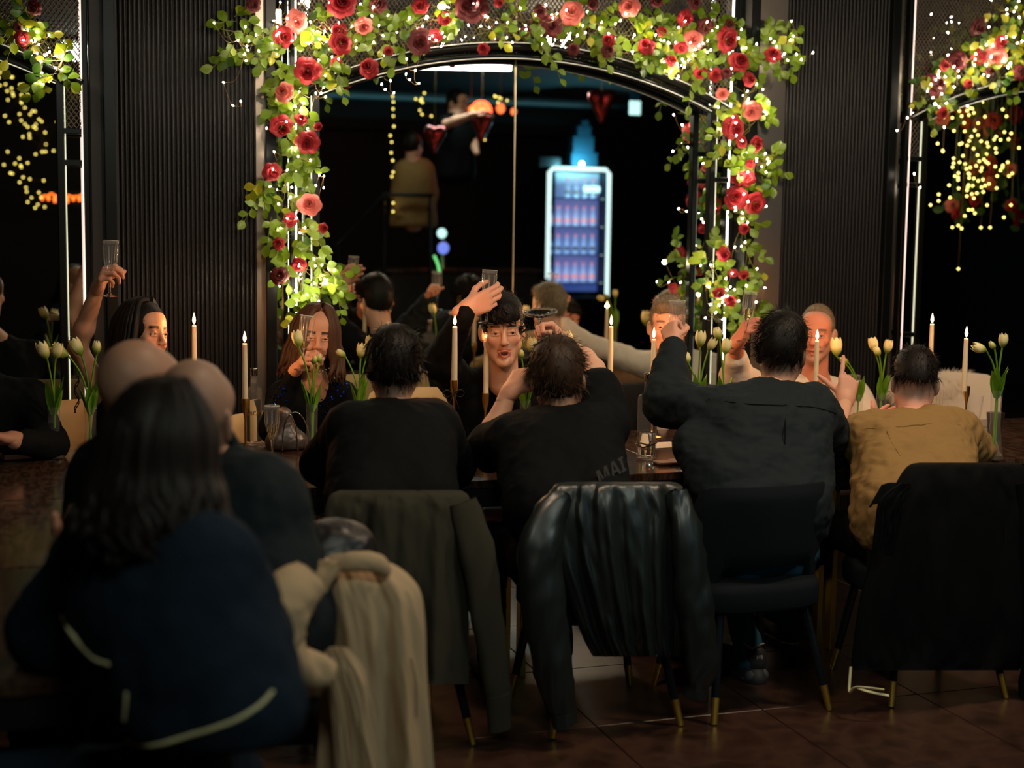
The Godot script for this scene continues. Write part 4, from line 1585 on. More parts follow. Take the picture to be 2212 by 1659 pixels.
	var orange := mk("orange_drink", Color(0.86, 0.42, 0.12), 0.25)
	tumbler("tumbler of orange drink in front of the pointing hand", on_table(1838, 968), 0.022, 0.032, 0.10, M.thin_glass, orange)
	# the silver bag with its chain
	var bp := on_table(617, 972)
	var bag := thing("evening_bag", "small silver glitter evening bag with a looped chain handle", "handbag", bp)
	var bs := Sdf.new()
	bs.cap(bp + Vector3(-0.045, 0.035, 0), bp + Vector3(0.055, 0.035, 0), 0.035, 0.035, 0.03)
	bs.cap(bp + Vector3(-0.02, 0.035, 0), bp + Vector3(-0.012, 0.15, 0), 0.035, 0.022, 0.05)
	bs.cap(bp + Vector3(0.03, 0.03, 0), bp + Vector3(0.0, 0.14, 0), 0.03, 0.016, 0.05)
	bs.keep(bp + Vector3(0, 0.001, 0), Vector3.DOWN)
	var bm := MB.new()
	bs.net(0.006, bm)
	ripple(bm, 0.0018, Vector3(60, 60, 60))
	obj("bag_body", bm.mesh(), M.glitter, bag)
	for q in [[0.0, 0.175, 0.085], [0.012, 0.165, 0.045]]:
		var path := []
		for k in 25:
			var a := PI * k / 24.0
			path.append(bp + Vector3(-0.02 + (0.5 - cos(a) * 0.5) * q[2] * 1.35, 0.004 + sin(a) * q[1] * (1.0 - 0.25 * k / 24.0), 0.035 + q[0]))
		var links := MB.new()
		links.tube(path, 0.0026, 6)
		obj("chain", links.mesh(), M.chrome, bag)
	# flat things
	for q in [["phone", "phone with a pale pink rim lying on the table at the far left", "phone", 48, 990, Vector3(0.155, 0.022, 0.08), "phone_rim", 0.25], ["menu", "folded red-brown leather menu beside the water bottle", "menu", 1442, 1003, Vector3(0.10, 0.012, 0.075), "red_leather", -0.05],
			["paper_menu", "pale paper sheet lying behind the water bottle", "paper", 1428, 962, Vector3(0.17, 0.002, 0.14), "paper", 0.1], ["napkin", "folded terracotta napkin under the raised black sleeve", "napkin", 1478, 998, Vector3(0.07, 0.006, 0.13), "red_leather", 0.4],
			["napkin", "gold napkin between the two men in black tops", "napkin", 1018, 992, Vector3(0.11, 0.008, 0.09), "cream_leather", -0.35], ["paper_menu", "pale paper menu behind the gold napkin", "paper", 1022, 962, Vector3(0.14, 0.002, 0.11), "paper", 0.2]]:
		var base := on_table(q[3], q[4])
		var o := thing(q[0], q[1], q[2], base)
		var b := MB.new()
		var size: Vector3 = q[5]
		b.box(base + Vector3(0, size.y * 0.5, 0), size, minf(0.004, size.y * 0.4), Basis(Vector3.UP, q[7]))
		obj("body" if q[0] == "phone" else "sheet", b.mesh(), M[q[6]], o)
		if q[0] == "phone":
			b = MB.new()
			b.box(base + Vector3(0, size.y + 0.0006, 0), Vector3(size.x - 0.012, 0.001, size.z - 0.01), 0.0, Basis(Vector3.UP, q[7]))
			obj("screen", b.mesh(), M.screen, o)
	var ph := P(1890, 898, 1.3)
	var o2 := thing("phone", "phone with a bright blue screen held up beside the khaki jacket", "phone", ph)
	var bz := Basis.from_euler(Vector3(-0.7, 0.2, 0.1))
	var b2 := MB.new()
	b2.box(ph, Vector3(0.13, 0.065, 0.009), 0.003, bz)
	obj("body", b2.mesh(), M.screen, o2)
	b2 = MB.new()
	b2.box(ph + bz * Vector3(0, 0, 0.0052), Vector3(0.12, 0.056, 0.001), 0.0, bz)
	obj("screen", b2.mesh(), M.screen_blue, o2)

# ---------------------------------------------------------------- people
func V(a: Array) -> Vector3:                                  # [pixel x, pixel y, depth]
	if a[2] < 0.0:                                            # a place seen in the mirror
		return R(a[0], a[1], -a[2])
	return P(a[0], a[1], a[2])

func head_template(open: float, smile: float, soft: float) -> MB:
	var S := Sdf.new()
	S.ell(Vector3(0, 0.040, -0.014), Vector3(0.073, 0.088, 0.092))
	S.ell(Vector3(0, -0.030, 0.018), Vector3(0.058 - soft * 0.003, 0.080, 0.066), Basis(), 0.03)
	S.ell(Vector3(0, 0.050, 0.050), Vector3(0.058, 0.045, 0.037), Basis(), 0.03)
	for s in [-1.0, 1.0]:
		S.cap(Vector3(s * (0.047 - soft * 0.004), -0.045, 0.0), Vector3(s * 0.015, -0.097 - open * 0.008, 0.060), 0.023, 0.017, 0.025)
		S.ell(Vector3(s * 0.040, -0.020, 0.060), Vector3(0.021, 0.019, 0.019), Basis(), 0.022)
	S.ell(Vector3(0, -0.099 - open * 0.010, 0.067), Vector3(0.018, 0.015, 0.016), Basis(), 0.02)
	S.cap(Vector3(-0.034, 0.025, 0.078), Vector3(0.034, 0.025, 0.078), 0.011 - soft * 0.003, 0.011 - soft * 0.003, 0.014)
	for s in [-1.0, 1.0]:
		S.ell(Vector3(s * 0.031, 0.003, 0.102), Vector3(0.020, 0.012, 0.018), Basis(), 0.012, 1)
	S.cap(Vector3(0, 0.016, 0.085), Vector3(0, -0.026, 0.106 - soft * 0.003), 0.0080, 0.0110 - soft * 0.001, 0.012)
	S.ell(Vector3(0, -0.030, 0.108 - soft * 0.003), Vector3(0.0105, 0.009, 0.0105), Basis(), 0.008)
	for s in [-1.0, 1.0]:
		S.ell(Vector3(s * 0.0125, -0.033, 0.098), Vector3(0.0070, 0.0072, 0.0090), Basis(), 0.006)
		# lids
		S.cap(Vector3(s * 0.018, 0.0070, 0.0850), Vector3(s * 0.031, 0.0108, 0.0872), 0.0040, 0.0046, 0.004)
		S.cap(Vector3(s * 0.031, 0.0108, 0.0872), Vector3(s * 0.044, 0.0062, 0.0805), 0.0046, 0.0038, 0.004)
		S.cap(Vector3(s * 0.019, -0.0025, 0.0850), Vector3(s * 0.043, -0.0028, 0.0805), 0.0036, 0.0033, 0.004)
		# lips
		var c := Vector3(s * (0.0215 + smile * 0.006), -0.0665 + smile * 0.006, 0.0835 - smile * 0.004)
		S.cap(c, Vector3(s * 0.004, -0.0610, 0.0945), 0.0036, 0.0056, 0.005)
		S.cap(c, Vector3(s * 0.002, -0.0740 - open * 0.010, 0.0925), 0.0036, 0.0066, 0.005)
		if smile > 0.0:
			S.cap(Vector3(s * 0.030, -0.040, 0.078), Vector3(s * 0.035, -0.058, 0.066), 0.012, 0.010, 0.012)
		# ears
		S.ell(Vector3(s * 0.077, -0.004, -0.012), Vector3(0.0095, 0.032, 0.0195), Basis(Vector3.UP, -s * 0.45), 0.006)
		S.ell(Vector3(s * 0.087, 0.001, -0.006), Vector3(0.006, 0.020, 0.011), Basis(Vector3.UP, -s * 0.45), 0.006, 1)
	if open > 0.0:
		S.ell(Vector3(0, -0.0690 - open * 0.003, 0.098), Vector3(0.016 + smile * 0.007, 0.0025 + open * 0.0055, 0.020), Basis(), 0.003, 1)
	S.cap(Vector3(0, -0.050, -0.020), Vector3(0, -0.195, -0.046), 0.054 - soft * 0.009, 0.058 - soft * 0.010, 0.03)
	var b := MB.new()
	S.net(0.0040, b)
	return b

var heads := []

# lips, brows, shaved sides and the like are the skin's own colours
func paint_head(b: MB, skin: Color, how: Dictionary) -> void:
	b.colored = true
	var lip: Color = how.get("lip", skin.lerp(Color(0.70, 0.30, 0.28), 0.55))
	var brow: Color = how.get("brow", Color(0.12, 0.09, 0.07))
	var stub: Color = how.get("stubble", Color(0.3, 0.25, 0.22))
	var cap_line: float = how.get("cap", 9.0)                  # stubble where the scalp's cropped hair is
	var beard: float = how.get("beard", 0.0)
	for i in b.v.size():
		var p := b.v[i]
		var c := skin
		var dx := absf(p.x)
		if p.z > 0.05:
			c = c.lerp(Color(0.82, 0.42, 0.36), 0.22 * smoothstep(0.03, 0.0, Vector2(dx - 0.042, p.y + 0.025).length()))
			c = c.lerp(Color(0.80, 0.40, 0.34), 0.20 * smoothstep(0.02, 0.0, Vector2(dx, p.y + 0.03).length()))
			if dx < 0.029 and p.z > 0.07:
				c = c.lerp(lip, smoothstep(0.0125, 0.0085, absf(p.y + 0.0675 + float(how.get("open", 0.0)) * 0.004) - float(how.get("open", 0.0)) * 0.005) * smoothstep(0.029, 0.022, dx))
			var by := p.y - 0.0275 - (0.03 - absf(dx - 0.03)) * 0.10
			if dx > 0.011 and dx < 0.052:
				c = c.lerp(brow, 0.92 * smoothstep(0.0065, 0.0035, absf(by)) * smoothstep(0.052, 0.045, dx) * smoothstep(0.010, 0.016, dx))
		if p.z < 0.062 and cap_line < 5.0:
			# above a line from nape to temple
			var line := p.y - cap_line - p.z * 0.35
			c = c.lerp(stub, float(how.get("shade", 0.6)) * smoothstep(-0.012, 0.03, line) * smoothstep(0.05, 0.03, p.z - p.y * 0.25))
		if beard > 0.0 and p.y < -0.03 and p.z > -0.02:
			c = c.lerp(stub, beard * smoothstep(-0.03, -0.055, p.y) * smoothstep(-0.125, -0.105, p.y) * (0.55 if dx < 0.02 and p.y > -0.085 else 1.0))
		b.c[i] = c.srgb_to_linear()

func hair_cap(opts: Dictionary) -> MB:
	var S := Sdf.new()
	var t: float = opts.get("side", 0.007)
	S.ell(Vector3(0, 0.040, -0.016), Vector3(0.073 + t, 0.090 + float(opts.get("top", 0.012)), 0.093 + float(opts.get("back", 0.008))))
	if opts.has("bulk"):
		S.ell(opts.bulk[0], opts.bulk[1], Basis(), 0.035)
	for q in opts.get("locks", []):
		S.cap(q[0], q[1], q[2], q[3], 0.02)
	var line: float = opts.get("line", 0.062)
	S.ell(Vector3(0, line - 0.088, 0.092), Vector3(0.068, 0.088, 0.062), Basis(), 0.012, 1)
	S.keep(Vector3(0, opts.get("nape", -0.055), -0.10), Vector3(0, -0.93, opts.get("tilt", 0.36)), 0.012)
	for s in [-1.0, 1.0]:
		S.ell(Vector3(s * 0.088, -0.012, -0.006), Vector3(0.022, 0.034, 0.024), Basis(), 0.01, 1)
	for q in opts.get("fringe", []):
		S.cap(q[0], q[1], q[2], q[3], 0.018)
	var b := MB.new()
	S.net(0.0052, b)
	b.normals()
	return b

# flat tapering tufts laid over a cap of hair, combed away from the whorl
func tufts(b: MB, count: int, length: float, r0: float, lift: float, whorl: Vector3, comb: Vector3, seed_at: int) -> void:
	var r := RandomNumberGenerator.new()
	r.seed = seed_at
	b.colored = true
	var base := b.v.size()
	var pv := b.v.duplicate()
	var pn := b.n.duplicate()
	for s in count:
		var i := r.randi() % base
		var n := pn[i]
		var d := (pv[i] - whorl).normalized() + comb + Vector3(r.randfn(), r.randfn(), r.randfn()) * 0.2
		d = (d - n * d.dot(n)).normalized()
		var len := length * r.randf_range(0.6, 1.2)
		var bend := d.cross(n) * r.randfn() * 0.25
		var path := []
		for k in 5:
			var w := len * k / 4.0
			path.append(pv[i] - n * (0.003 - lift * w * 0.9) + d * w + bend * w * k / 4.0 - n * (w * w / 0.20))
		var k := r.randf_range(0.6, 1.5)
		b.tint = Color(k, k * 0.98, k * 0.95)
		var q := r0 * r.randf_range(0.7, 1.2)
		b.tube(path, [q * 0.7, q, q * 0.85, q * 0.55, q * 0.08], 5, true, 0.55)
	b.tint = Color(1, 1, 1)

# fine strands rooted on a cap of hair
func strands(b: MB, count: int, length: float, width: float, lift: float, whorl: Vector3, comb: Vector3, seed_at: int, curve := 0.23) -> void:
	var r := RandomNumberGenerator.new()
	r.seed = seed_at
	b.colored = true
	var base := b.v.size()
	for i in base:
		var k := 0.75 + 0.5 * noise.get_noise_3d(b.v[i].x * 90.0, b.v[i].y * 25.0, b.v[i].z * 60.0)
		b.c[i] = Color(k, k, k)
	for s in count:
		var i := r.randi() % base
		var p := b.v[i]
		var n := b.n[i]
		var d := (p - whorl).normalized() + comb
		d += Vector3(r.randfn(), r.randfn(), r.randfn()) * 0.16
		d = (d - n * d.dot(n)).normalized()
		var side := n.cross(d)
		var len := length * r.randf_range(0.55, 1.25)
		var k := r.randf_range(0.65, 1.4)
		b.tint = Color(k, k, k)
		var m := p + d * len * 0.5 + n * (lift * len * 0.5 - len * len * 0.25 / curve)
		var e := p + d * len + n * (lift * len * r.randf_range(0.5, 1.2) - len * len / curve)
		var w := width * r.randf_range(0.7, 1.3)
		var a0 := b.vert(p - side * w - n * 0.001)
		var a1 := b.vert(p + side * w - n * 0.001)
		var m0 := b.vert(m - side * w * 0.8)
		var m1 := b.vert(m + side * w * 0.8)
		var e0 := b.vert(e)
		b.tri(a0, m0, a1)
		b.tri(a1, m0, m1)
		b.tri(m0, e0, m1)
	b.tint = Color(1, 1, 1)

# a hand in its own axes: wrist at the origin, fingers up y, palm towards +z, thumb on +x
func hand(b: MB, wrist: Vector3, f: Vector3, n: Vector3, right: bool, k: float, curl: Array, thumb: Array, skin: Color, spread := 0.0) -> void:
	f = f.normalized()
	n = (n - f * n.dot(f)).normalized()
	var t := f.cross(n) * (1.0 if right else -1.0)
	var X := Transform3D(Basis(t, f, n) * k, wrist)
	var S := Sdf.new()
	var xs := [0.030, 0.0105, -0.0105, -0.0295]
	var ys := [0.088, 0.093, 0.088, 0.078]
	var lens := [[0.044, 0.027, 0.021], [0.049, 0.031, 0.022], [0.046, 0.029, 0.022], [0.036, 0.022, 0.019]]
	for i in 4:
		S.cap(X * Vector3(xs[i] * 0.55, 0.004, 0), X * Vector3(xs[i], ys[i], 0), 0.0150 * k, 0.0112 * k, 0.016 * k)
	S.cap(X * Vector3(0, -0.028, 0), X * Vector3(0, 0.012, 0), 0.0245 * k, 0.024 * k, 0.02 * k)
	S.cap(X * Vector3(0.014, 0.016, 0.008), X * Vector3(0.031, 0.048, 0.016), 0.0160 * k, 0.0140 * k, 0.014 * k)
	S.cap(X * Vector3(-0.022, 0.014, 0.006), X * Vector3(-0.027, 0.055, 0.007), 0.0135 * k, 0.0115 * k, 0.012 * k)
	for i in 4:
		var c: Array = curl[i] if curl[0] is Array else curl
		var p := Vector3(xs[i], ys[i], 0.0)
		var a := 0.0
		var dirx: float = xs[i] * 6.0 * spread
		for j in 3:
			a += deg_to_rad(c[j])
			var d := Vector3(dirx * cos(a), cos(a), sin(a)).normalized()
			var q: Vector3 = p + d * lens[i][j]
			var r0: float = [0.0100, 0.0088, 0.0078][j] * (0.9 if i == 3 else 1.0)
			var r1: float = [0.0088, 0.0078, 0.0068][j] * (0.9 if i == 3 else 1.0)
			S.cap(X * p, X * q, r0 * k, r1 * k, 0.0045 * k)
			p = q
	var p := Vector3(0.030, 0.040, 0.016)
	var tl := [0.036, 0.031, 0.025]
	for j in 3:
		var d: Vector3 = (thumb[j] as Vector3).normalized()
		var q: Vector3 = p + d * tl[j]
		S.cap(X * p, X * q, [0.0130, 0.0108, 0.0095][j] * k, [0.0108, 0.0095, 0.0080][j] * k, 0.006 * k)
		p = q
	var from := b.v.size()
	S.net(0.0040, b)
	b.colored = true
	var c0 := skin.lerp(Color(0.82, 0.45, 0.38), 0.12).srgb_to_linear()
	for i in range(from, b.v.size()):
		b.c[i] = c0

func eyes(o: Node3D, X: Transform3D, look: Vector3) -> void:
	var w := MB.new()
	var r := MB.new()
	for s in [-1.0, 1.0]:
		var at := Vector3(s * 0.031, 0.0045, 0.0755)
		w.ball(at, Vector3.ONE * 0.0118, 14)
		var d := (Vector3(0, 0, 1) + look).normalized()
		r.ball(at + d * 0.0068, Vector3.ONE * 0.0064, 12)
	obj("eyes", w.moved(X).mesh(), M.eye_white, o)
	obj("irises", r.moved(X).mesh(), M.iris, o)

func figure(label: String, q: Dictionary) -> Dictionary:
	var hp: Vector3 = V(q.head)
	var yaw: float = q.yaw + atan2(EYE.x - hp.x, EYE.z - hp.z)
	var k: float = q.k
	var X := Transform3D(Basis(Vector3.UP, yaw) * Basis(Vector3.RIGHT, q.get("pitch", 0.0)) * Basis(Vector3.BACK, q.get("roll", 0.0)) * Basis.from_scale(q.get("shape", Vector3.ONE) * k), hp)
	var sl: Vector3 = V(q.sl)
	var sr: Vector3 = V(q.sr)
	var pel: Vector3 = V(q.pel)
	var o := thing("person", label, "person", Vector3(pel.x, q.get("base", 0.0), pel.z))
	var skin: Color = q.skin
	var b := MB.new()
	b.add((heads[q.get("face", 0)] as MB).moved(Transform3D()))
	paint_head(b, skin, q.get("paint", {}))
	b.v = X * b.v
	# arms, neck and trunk under the clothes
	var c := (sl + sr) * 0.5
	var up := (c - pel).normalized()
	var ax := (sl - sr).normalized()
	var g: float = q.get("girth", 1.0)
	var S := Sdf.new()
	var nb := X * Vector3(0, -0.13, -0.036)
	S.cap(nb, c + up * 0.045 * k, 0.053 * k * q.get("neck", 1.0), 0.062 * k, 0.03)
	S.cap(c.lerp(sl, 0.7), c.lerp(sr, 0.7), 0.05, 0.05, 0.04)
	S.cap(c + up * 0.05, pel, 0.075 * g, 0.09 * g, 0.05)
	for s in ["l", "r"]:
		if q.has("e" + s):
			var sh: Vector3 = sl if s == "l" else sr
			var e: Vector3 = V(q["e" + s])
			S.cap(sh, e, 0.049 * q.get("arm", 1.0), 0.040 * q.get("arm", 1.0), 0.03)
			if q.has("w" + s):
				var w: Vector3 = V(q["w" + s])
				S.cap(e, e.lerp(w, 0.35), 0.039 * q.get("arm", 1.0), 0.043 * q.get("arm", 1.0), 0.02)
				S.cap(e.lerp(w, 0.35), w, 0.042 * q.get("arm", 1.0), 0.0265 * k, 0.02)
	var from := b.v.size()
	S.net(0.0105, b)
	for i in range(from, b.v.size()):
		b.c[i] = skin.srgb_to_linear()
	for h in q.get("hands", []):
		hand(b, V(h.w) if h.w is Array else h.w, h.f, h.n, h.right, h.get("k", 1.0) * k, h.curl, h.thumb, skin, h.get("spread", 0.0))
	obj("body", b.mesh(), M.skin, o)
	if q.get("eyes", false):
		eyes(o, X, q.get("look", Vector3.ZERO))
	# clothes
	for cl in q.wear:
		var C := Sdf.new()
		var w: float = cl.get("w", 1.0) * g
		var t: float = cl.get("t", 0.0)
		C.cap(c.lerp(sl, 0.86), c.lerp(sr, 0.86), 0.064 * w + t, 0.064 * w + t, 0.05)
		for s in [-1.0, 1.0]:
			var sh := sl if s > 0 else sr
			C.cap(c + up * 0.06 * k, c.lerp(sh, 0.75) + up * 0.01, 0.050 * k + t, 0.055 * w + t, 0.05)
			C.cap(c.lerp(sh, 0.50) - up * 0.10, pel + ax * s * (0.085 * g), 0.108 * w + t, 0.118 * w + t, 0.08)
		C.ell(c - up * 0.14, Vector3(0.17, 0.16, 0.125) * w, Basis(ax, up, ax.cross(up)), 0.08)
		for s in ["l", "r"]:
			if not q.has("e" + s):
				continue
			var sh: Vector3 = sl if s == "l" else sr
			var e: Vector3 = V(q["e" + s])
			var sv: float = cl.get("sleeve_" + s, cl.get("sleeve", 1.0))      # 0 none, 0.5 to mid upper arm, 1 to elbow, 2 to wrist
			var lw: float = cl.get("loose", 1.0)
			if sv > 0.0:
				var end := sh.lerp(e, minf(sv, 1.0))
				C.cap(sh, end, 0.066 * w + t, lerpf(0.064, 0.058, minf(sv, 1.0)) * lw + t, 0.04)
			if sv > 1.0 and q.has("w" + s):
				var wr: Vector3 = V(q["w" + s])
				C.cap(e, e.lerp(wr, sv - 1.0), 0.056 * lw + t, lerpf(0.054, 0.034, sv - 1.0) * lw + t * 0.5, 0.03)
		for v in cl.get("cut", []):
			C.cap(V(v[0]), V(v[1]), v[2], v[3], 0.006, 1)
		for v in cl.get("add", []):
			C.cap(V(v[0]), V(v[1]), v[2], v[3], 0.05)
		# opening for the neck
		C.cap(c + up * (0.075 + cl.get("neck_at", 0.0)) * k, X * Vector3(0, -0.02, -0.02), 0.050 * k * q.get("neck", 1.0), 0.09 * k, 0.01, 1)
		if cl.has("low"):
			C.keep(V(cl.low), Vector3.DOWN, 0.01)
		var m := MB.new()
		C.net(cl.get("cell", 0.012), m)
		ripple(m, cl.get("fold", 0.006), cl.get("per", Vector3(7, 5, 7)))
		if cl.get("fine", 0.002) > 0.0:
			ripple(m, cl.get("fine", 0.002), Vector3(22, 13, 22))
		obj(cl.called, m.mesh(), cl.mat, o)
		q[cl.called + "_mesh"] = m
	if q.has("collar"):
		var ring := []
		var nx := (nb - c).normalized()
		var mid := c + up * 0.068 * k
		var a1 := ax
		var a2 := a1.cross(nx).normalized()
		for i in 21:
			var a := TAU * i / 20.0
			ring.append(mid + a1 * cos(a) * 0.066 * k * q.collar[1] + a2 * sin(a) * 0.062 * k * q.collar[1] + nx * 0.012 * sin(a))
		var m := MB.new()
		m.tube(ring, q.collar[0], 7, false, q.collar[2])
		obj("collar", m.mesh(), q.collar[3], o)
	if q.get("legs", false):
		var L := Sdf.new()
		var fwd := Basis(Vector3.UP, q.get("leg_yaw", PI)) * Vector3(0, 0, 1)
		var sd := fwd.cross(Vector3.UP)
		var seat := Vector3(pel.x, 0.54, pel.z)
		L.cap(seat - sd * 0.09, seat + sd * 0.09, 0.105 * g, 0.105 * g, 0.06)
		for s in [-1.0, 1.0]:
			var kn: Vector3 = seat + sd * s * 0.13 + fwd * 0.44 - Vector3(0, 0.02, 0)
			var an: Vector3 = q.feet[0 if s < 0 else 1] if q.has("feet") else kn + Vector3(0, -0.42, 0) - fwd * 0.02
			L.cap(seat + sd * s * 0.09, kn, 0.095 * g, 0.068, 0.05)
			L.cap(kn, an, 0.065, 0.052, 0.03)
			var sh := MB.new()
			var SS := Sdf.new()
			SS.cap(an + Vector3(0, -0.065, 0) - fwd * 0.035, an + Vector3(0, -0.075, 0) + fwd * 0.17, 0.042, 0.034, 0.02)
			SS.cap(an + Vector3(0, 0.0, 0), an + Vector3(0, -0.06, 0), 0.05, 0.042, 0.03)
			SS.keep(Vector3(an.x, an.y - 0.098, an.z), Vector3.DOWN, 0.005)
			SS.net(0.011, sh)
			obj("shoe", sh.mesh(), q.get("shoe", M.shoe), o)
		var m := MB.new()
		L.net(0.014, m)
		ripple(m, 0.008, Vector3(8, 8, 8))
		obj("trousers", m.mesh(), q.get("trousers", M.trousers), o)
	if q.has("hair"):
		var hb: MB = hair_cap(q.hair)
		if q.hair.get("tufts", 0) > 0:
			tufts(hb, q.hair.tufts, q.hair.get("tuft_len", q.hair.get("len", 0.022) * 1.3), q.hair.get("tuft_r", 0.0052), q.hair.get("lift", 0.12) * 0.5, q.hair.get("whorl", Vector3(0, 0.13, -0.05)), q.hair.get("comb", Vector3.ZERO), 77)
			hb.normals()
		strands(hb, q.hair.get("count", 1600), q.hair.get("len", 0.022), q.hair.get("thick", 0.0008), q.hair.get("lift", 0.12), q.hair.get("whorl", Vector3(0, 0.13, -0.05)), q.hair.get("comb", Vector3.ZERO), q.hair.get("seed", 5))
		obj("hair", hb.moved(X).mesh(), q.hair.mat, o)
	q.node = o
	q.X = X
	return q

func seam(o: Node3D, called: String, path: Array, r: float, mat: Material, m: MB) -> void:
	# a line of stitching laid on the nearest surface of a garment that faces the camera
	var pts := []
	for a in path:
		pts.append(on_mesh(m, a[0], a[1], 0.001))
	var b := MB.new()
	b.tube(spline(pts, 4), r, 5)
	obj(called, b.mesh(), mat, o)

func on_mesh(m: MB, x: float, y: float, out := 0.0) -> Vector3:
	var ray := (cam_f + cam_r * ((x - 1106.0) / FOCAL) - cam_u * ((y - 829.5) / FOCAL)).normalized()
	var best := INF
	var found := EYE + ray * 5.0
	var nearest := INF
	var close := found
	for i in range(0, m.t.size(), 3):
		var a := m.v[m.t[i]]
		var hit = Geometry3D.ray_intersects_triangle(EYE, ray, a, m.v[m.t[i + 1]], m.v[m.t[i + 2]])
		if hit != null:
			var d: float = EYE.distance_squared_to(hit)
			if d < best:
				best = d
				found = hit
		var e := (a - EYE).cross(ray).length_squared()
		if e < nearest:
			nearest = e
			close = a
	return (found if best < INF else close) - ray * out

# long wavy hair: many tapering locks that fall from the parting
func long_hair(X: Transform3D, count: int, fall: float, wave: float, width: float, back_only: bool, seed_at: int, part := 0.0, flare := 1.0) -> MB:
	var r := RandomNumberGenerator.new()
	r.seed = seed_at
	var b := MB.new()
	b.colored = true
	for i in count:
		var a := lerpf(-2.55, 2.55, (i + r.randf()) / count)     # 0 is the back of the head
		if back_only and absf(a) > 2.1:
			a *= 0.7
		var dir := Vector3(sin(a), 0, -cos(a))
		var ph := r.randf() * TAU
		var wv := wave * r.randf_range(0.6, 1.3)
		var len := fall * r.randf_range(0.82, 1.1)
		var lift := r.randf_range(0.0, 0.012)
		var pts := []
		pts.append(Vector3(part + dir.x * 0.012, 0.130 + lift, 0.02 + dir.z * 0.03))
		pts.append(Vector3(part * 0.6 + dir.x * 0.052, 0.112 + lift, -0.008 + dir.z * 0.06))
		pts.append(Vector3(dir.x * (0.081 + lift), 0.055, -0.012 + dir.z * (0.094 + lift)))
		pts.append(Vector3(dir.x * (0.092 + lift), -0.02, -0.016 + dir.z * (0.098 + lift)))
		for j in 5:
			var w := (j + 1) / 5.0
			var s := sin(ph + w * 7.0) * wv * w
			pts.append(Vector3(dir.x * (0.098 + lift + 0.030 * flare * w) + s * dir.z, -0.03 - len * w, -0.018 + dir.z * (0.10 + lift + 0.012 * flare * w) - s * dir.x + 0.012 * sin(ph * 2.0 + w * 6.0) * w))
		var path := spline(pts, 3)
		var rad := []
		for j in path.size():
			var w := float(j) / (path.size() - 1)
			rad.append(width * r.randf_range(0.95, 1.05) * (0.55 + 0.75 * sin(PI * minf(w * 0.85 + 0.12, 1.0))) * (1.0 - 0.75 * pow(w, 5.0)))
		var k := r.randf_range(0.55, 1.5)
		b.tint = Color(k, k * 0.97, k * 0.94)
		b.tube(path, rad, 6, true, 0.62)
	b.tint = Color(1, 1, 1)
	b.v = X * b.v
	return b

const GRIP := [[42.0, 58.0, 35.0], [46.0, 62.0, 38.0], [50.0, 66.0, 40.0], [54.0, 70.0, 42.0]]
const SOFT := [[18.0, 26.0, 14.0], [24.0, 30.0, 16.0], [30.0, 34.0, 20.0], [36.0, 36.0, 22.0]]
const FIST := [[60.0, 80.0, 45.0], [64.0, 84.0, 48.0], [68.0, 86.0, 50.0], [70.0, 88.0, 50.0]]
const THUMB_WRAP := [Vector3(0.55, 0.6, 0.75), Vector3(0.1, 0.75, 0.75), Vector3(-0.35, 0.8, 0.45)]
const THUMB_OUT := [Vector3(0.9, 0.55, 0.25), Vector3(0.75, 0.75, 0.1), Vector3(0.6, 0.85, 0.0)]

func build_people() -> void:
	heads = [head_template(0.0, 0.0, 0.0), head_template(0.8, 0.0, 0.0), head_template(0.0, 0.1, 1.0), head_template(0.35, 1.0, 0.0)]
	var fair := Color(0.88, 0.67, 0.56)
	var tan := Color(0.80, 0.58, 0.46)
	far_side(fair, tan)
	near_side(fair, tan)
	front_left(fair, tan)
	# two people on the bar landing behind the camera, seen only in the mirror
	figure("man in black reaching out an arm, seen high in the mirror", {
		"head": [988, 226, -5.9], "k": 1.02, "yaw": 3.7, "pitch": 0.1, "base": 1.1, "skin": fair, "sl": [1010, 262, -5.9], "sr": [962, 264, -5.8], "pel": [985, 372, -5.9], "er": [966, 268, -5.5], "wr": [1022, 248, -5.2], "el": [1020, 300, -5.9], "wl": [1030, 330, -5.7],
		"hands": [{"w": [1022, 248, -5.2], "f": Vector3(0.9, 0.3, -0.2), "n": Vector3(0.2, -0.9, 0), "right": true, "curl": SOFT, "thumb": THUMB_OUT}],
		"wear": [{"called": "tshirt", "mat": M.cloth_black, "sleeve": 0.6, "cell": 0.016}], "hair": {"mat": M.hair_black, "count": 300}})
	figure("person in a beige jacket turned away, seen in the mirror", {
		"head": [893, 318, -6.2], "k": 1.02, "yaw": 2.2, "base": 0.6, "skin": tan, "sl": [918, 366, -6.2], "sr": [872, 368, -6.2], "pel": [893, 480, -6.2], "el": [930, 420, -6.2], "wl": [925, 465, -6.1], "er": [862, 420, -6.2], "wr": [864, 465, -6.1], "girth": 1.05,
		"wear": [{"called": "jacket", "mat": M.cloth_khaki, "sleeve": 1.95, "t": 0.015, "cell": 0.016, "low": [893, 490, -6.2]}], "hair": {"mat": M.hair_black, "top": 0.02, "side": 0.014, "count": 300}})

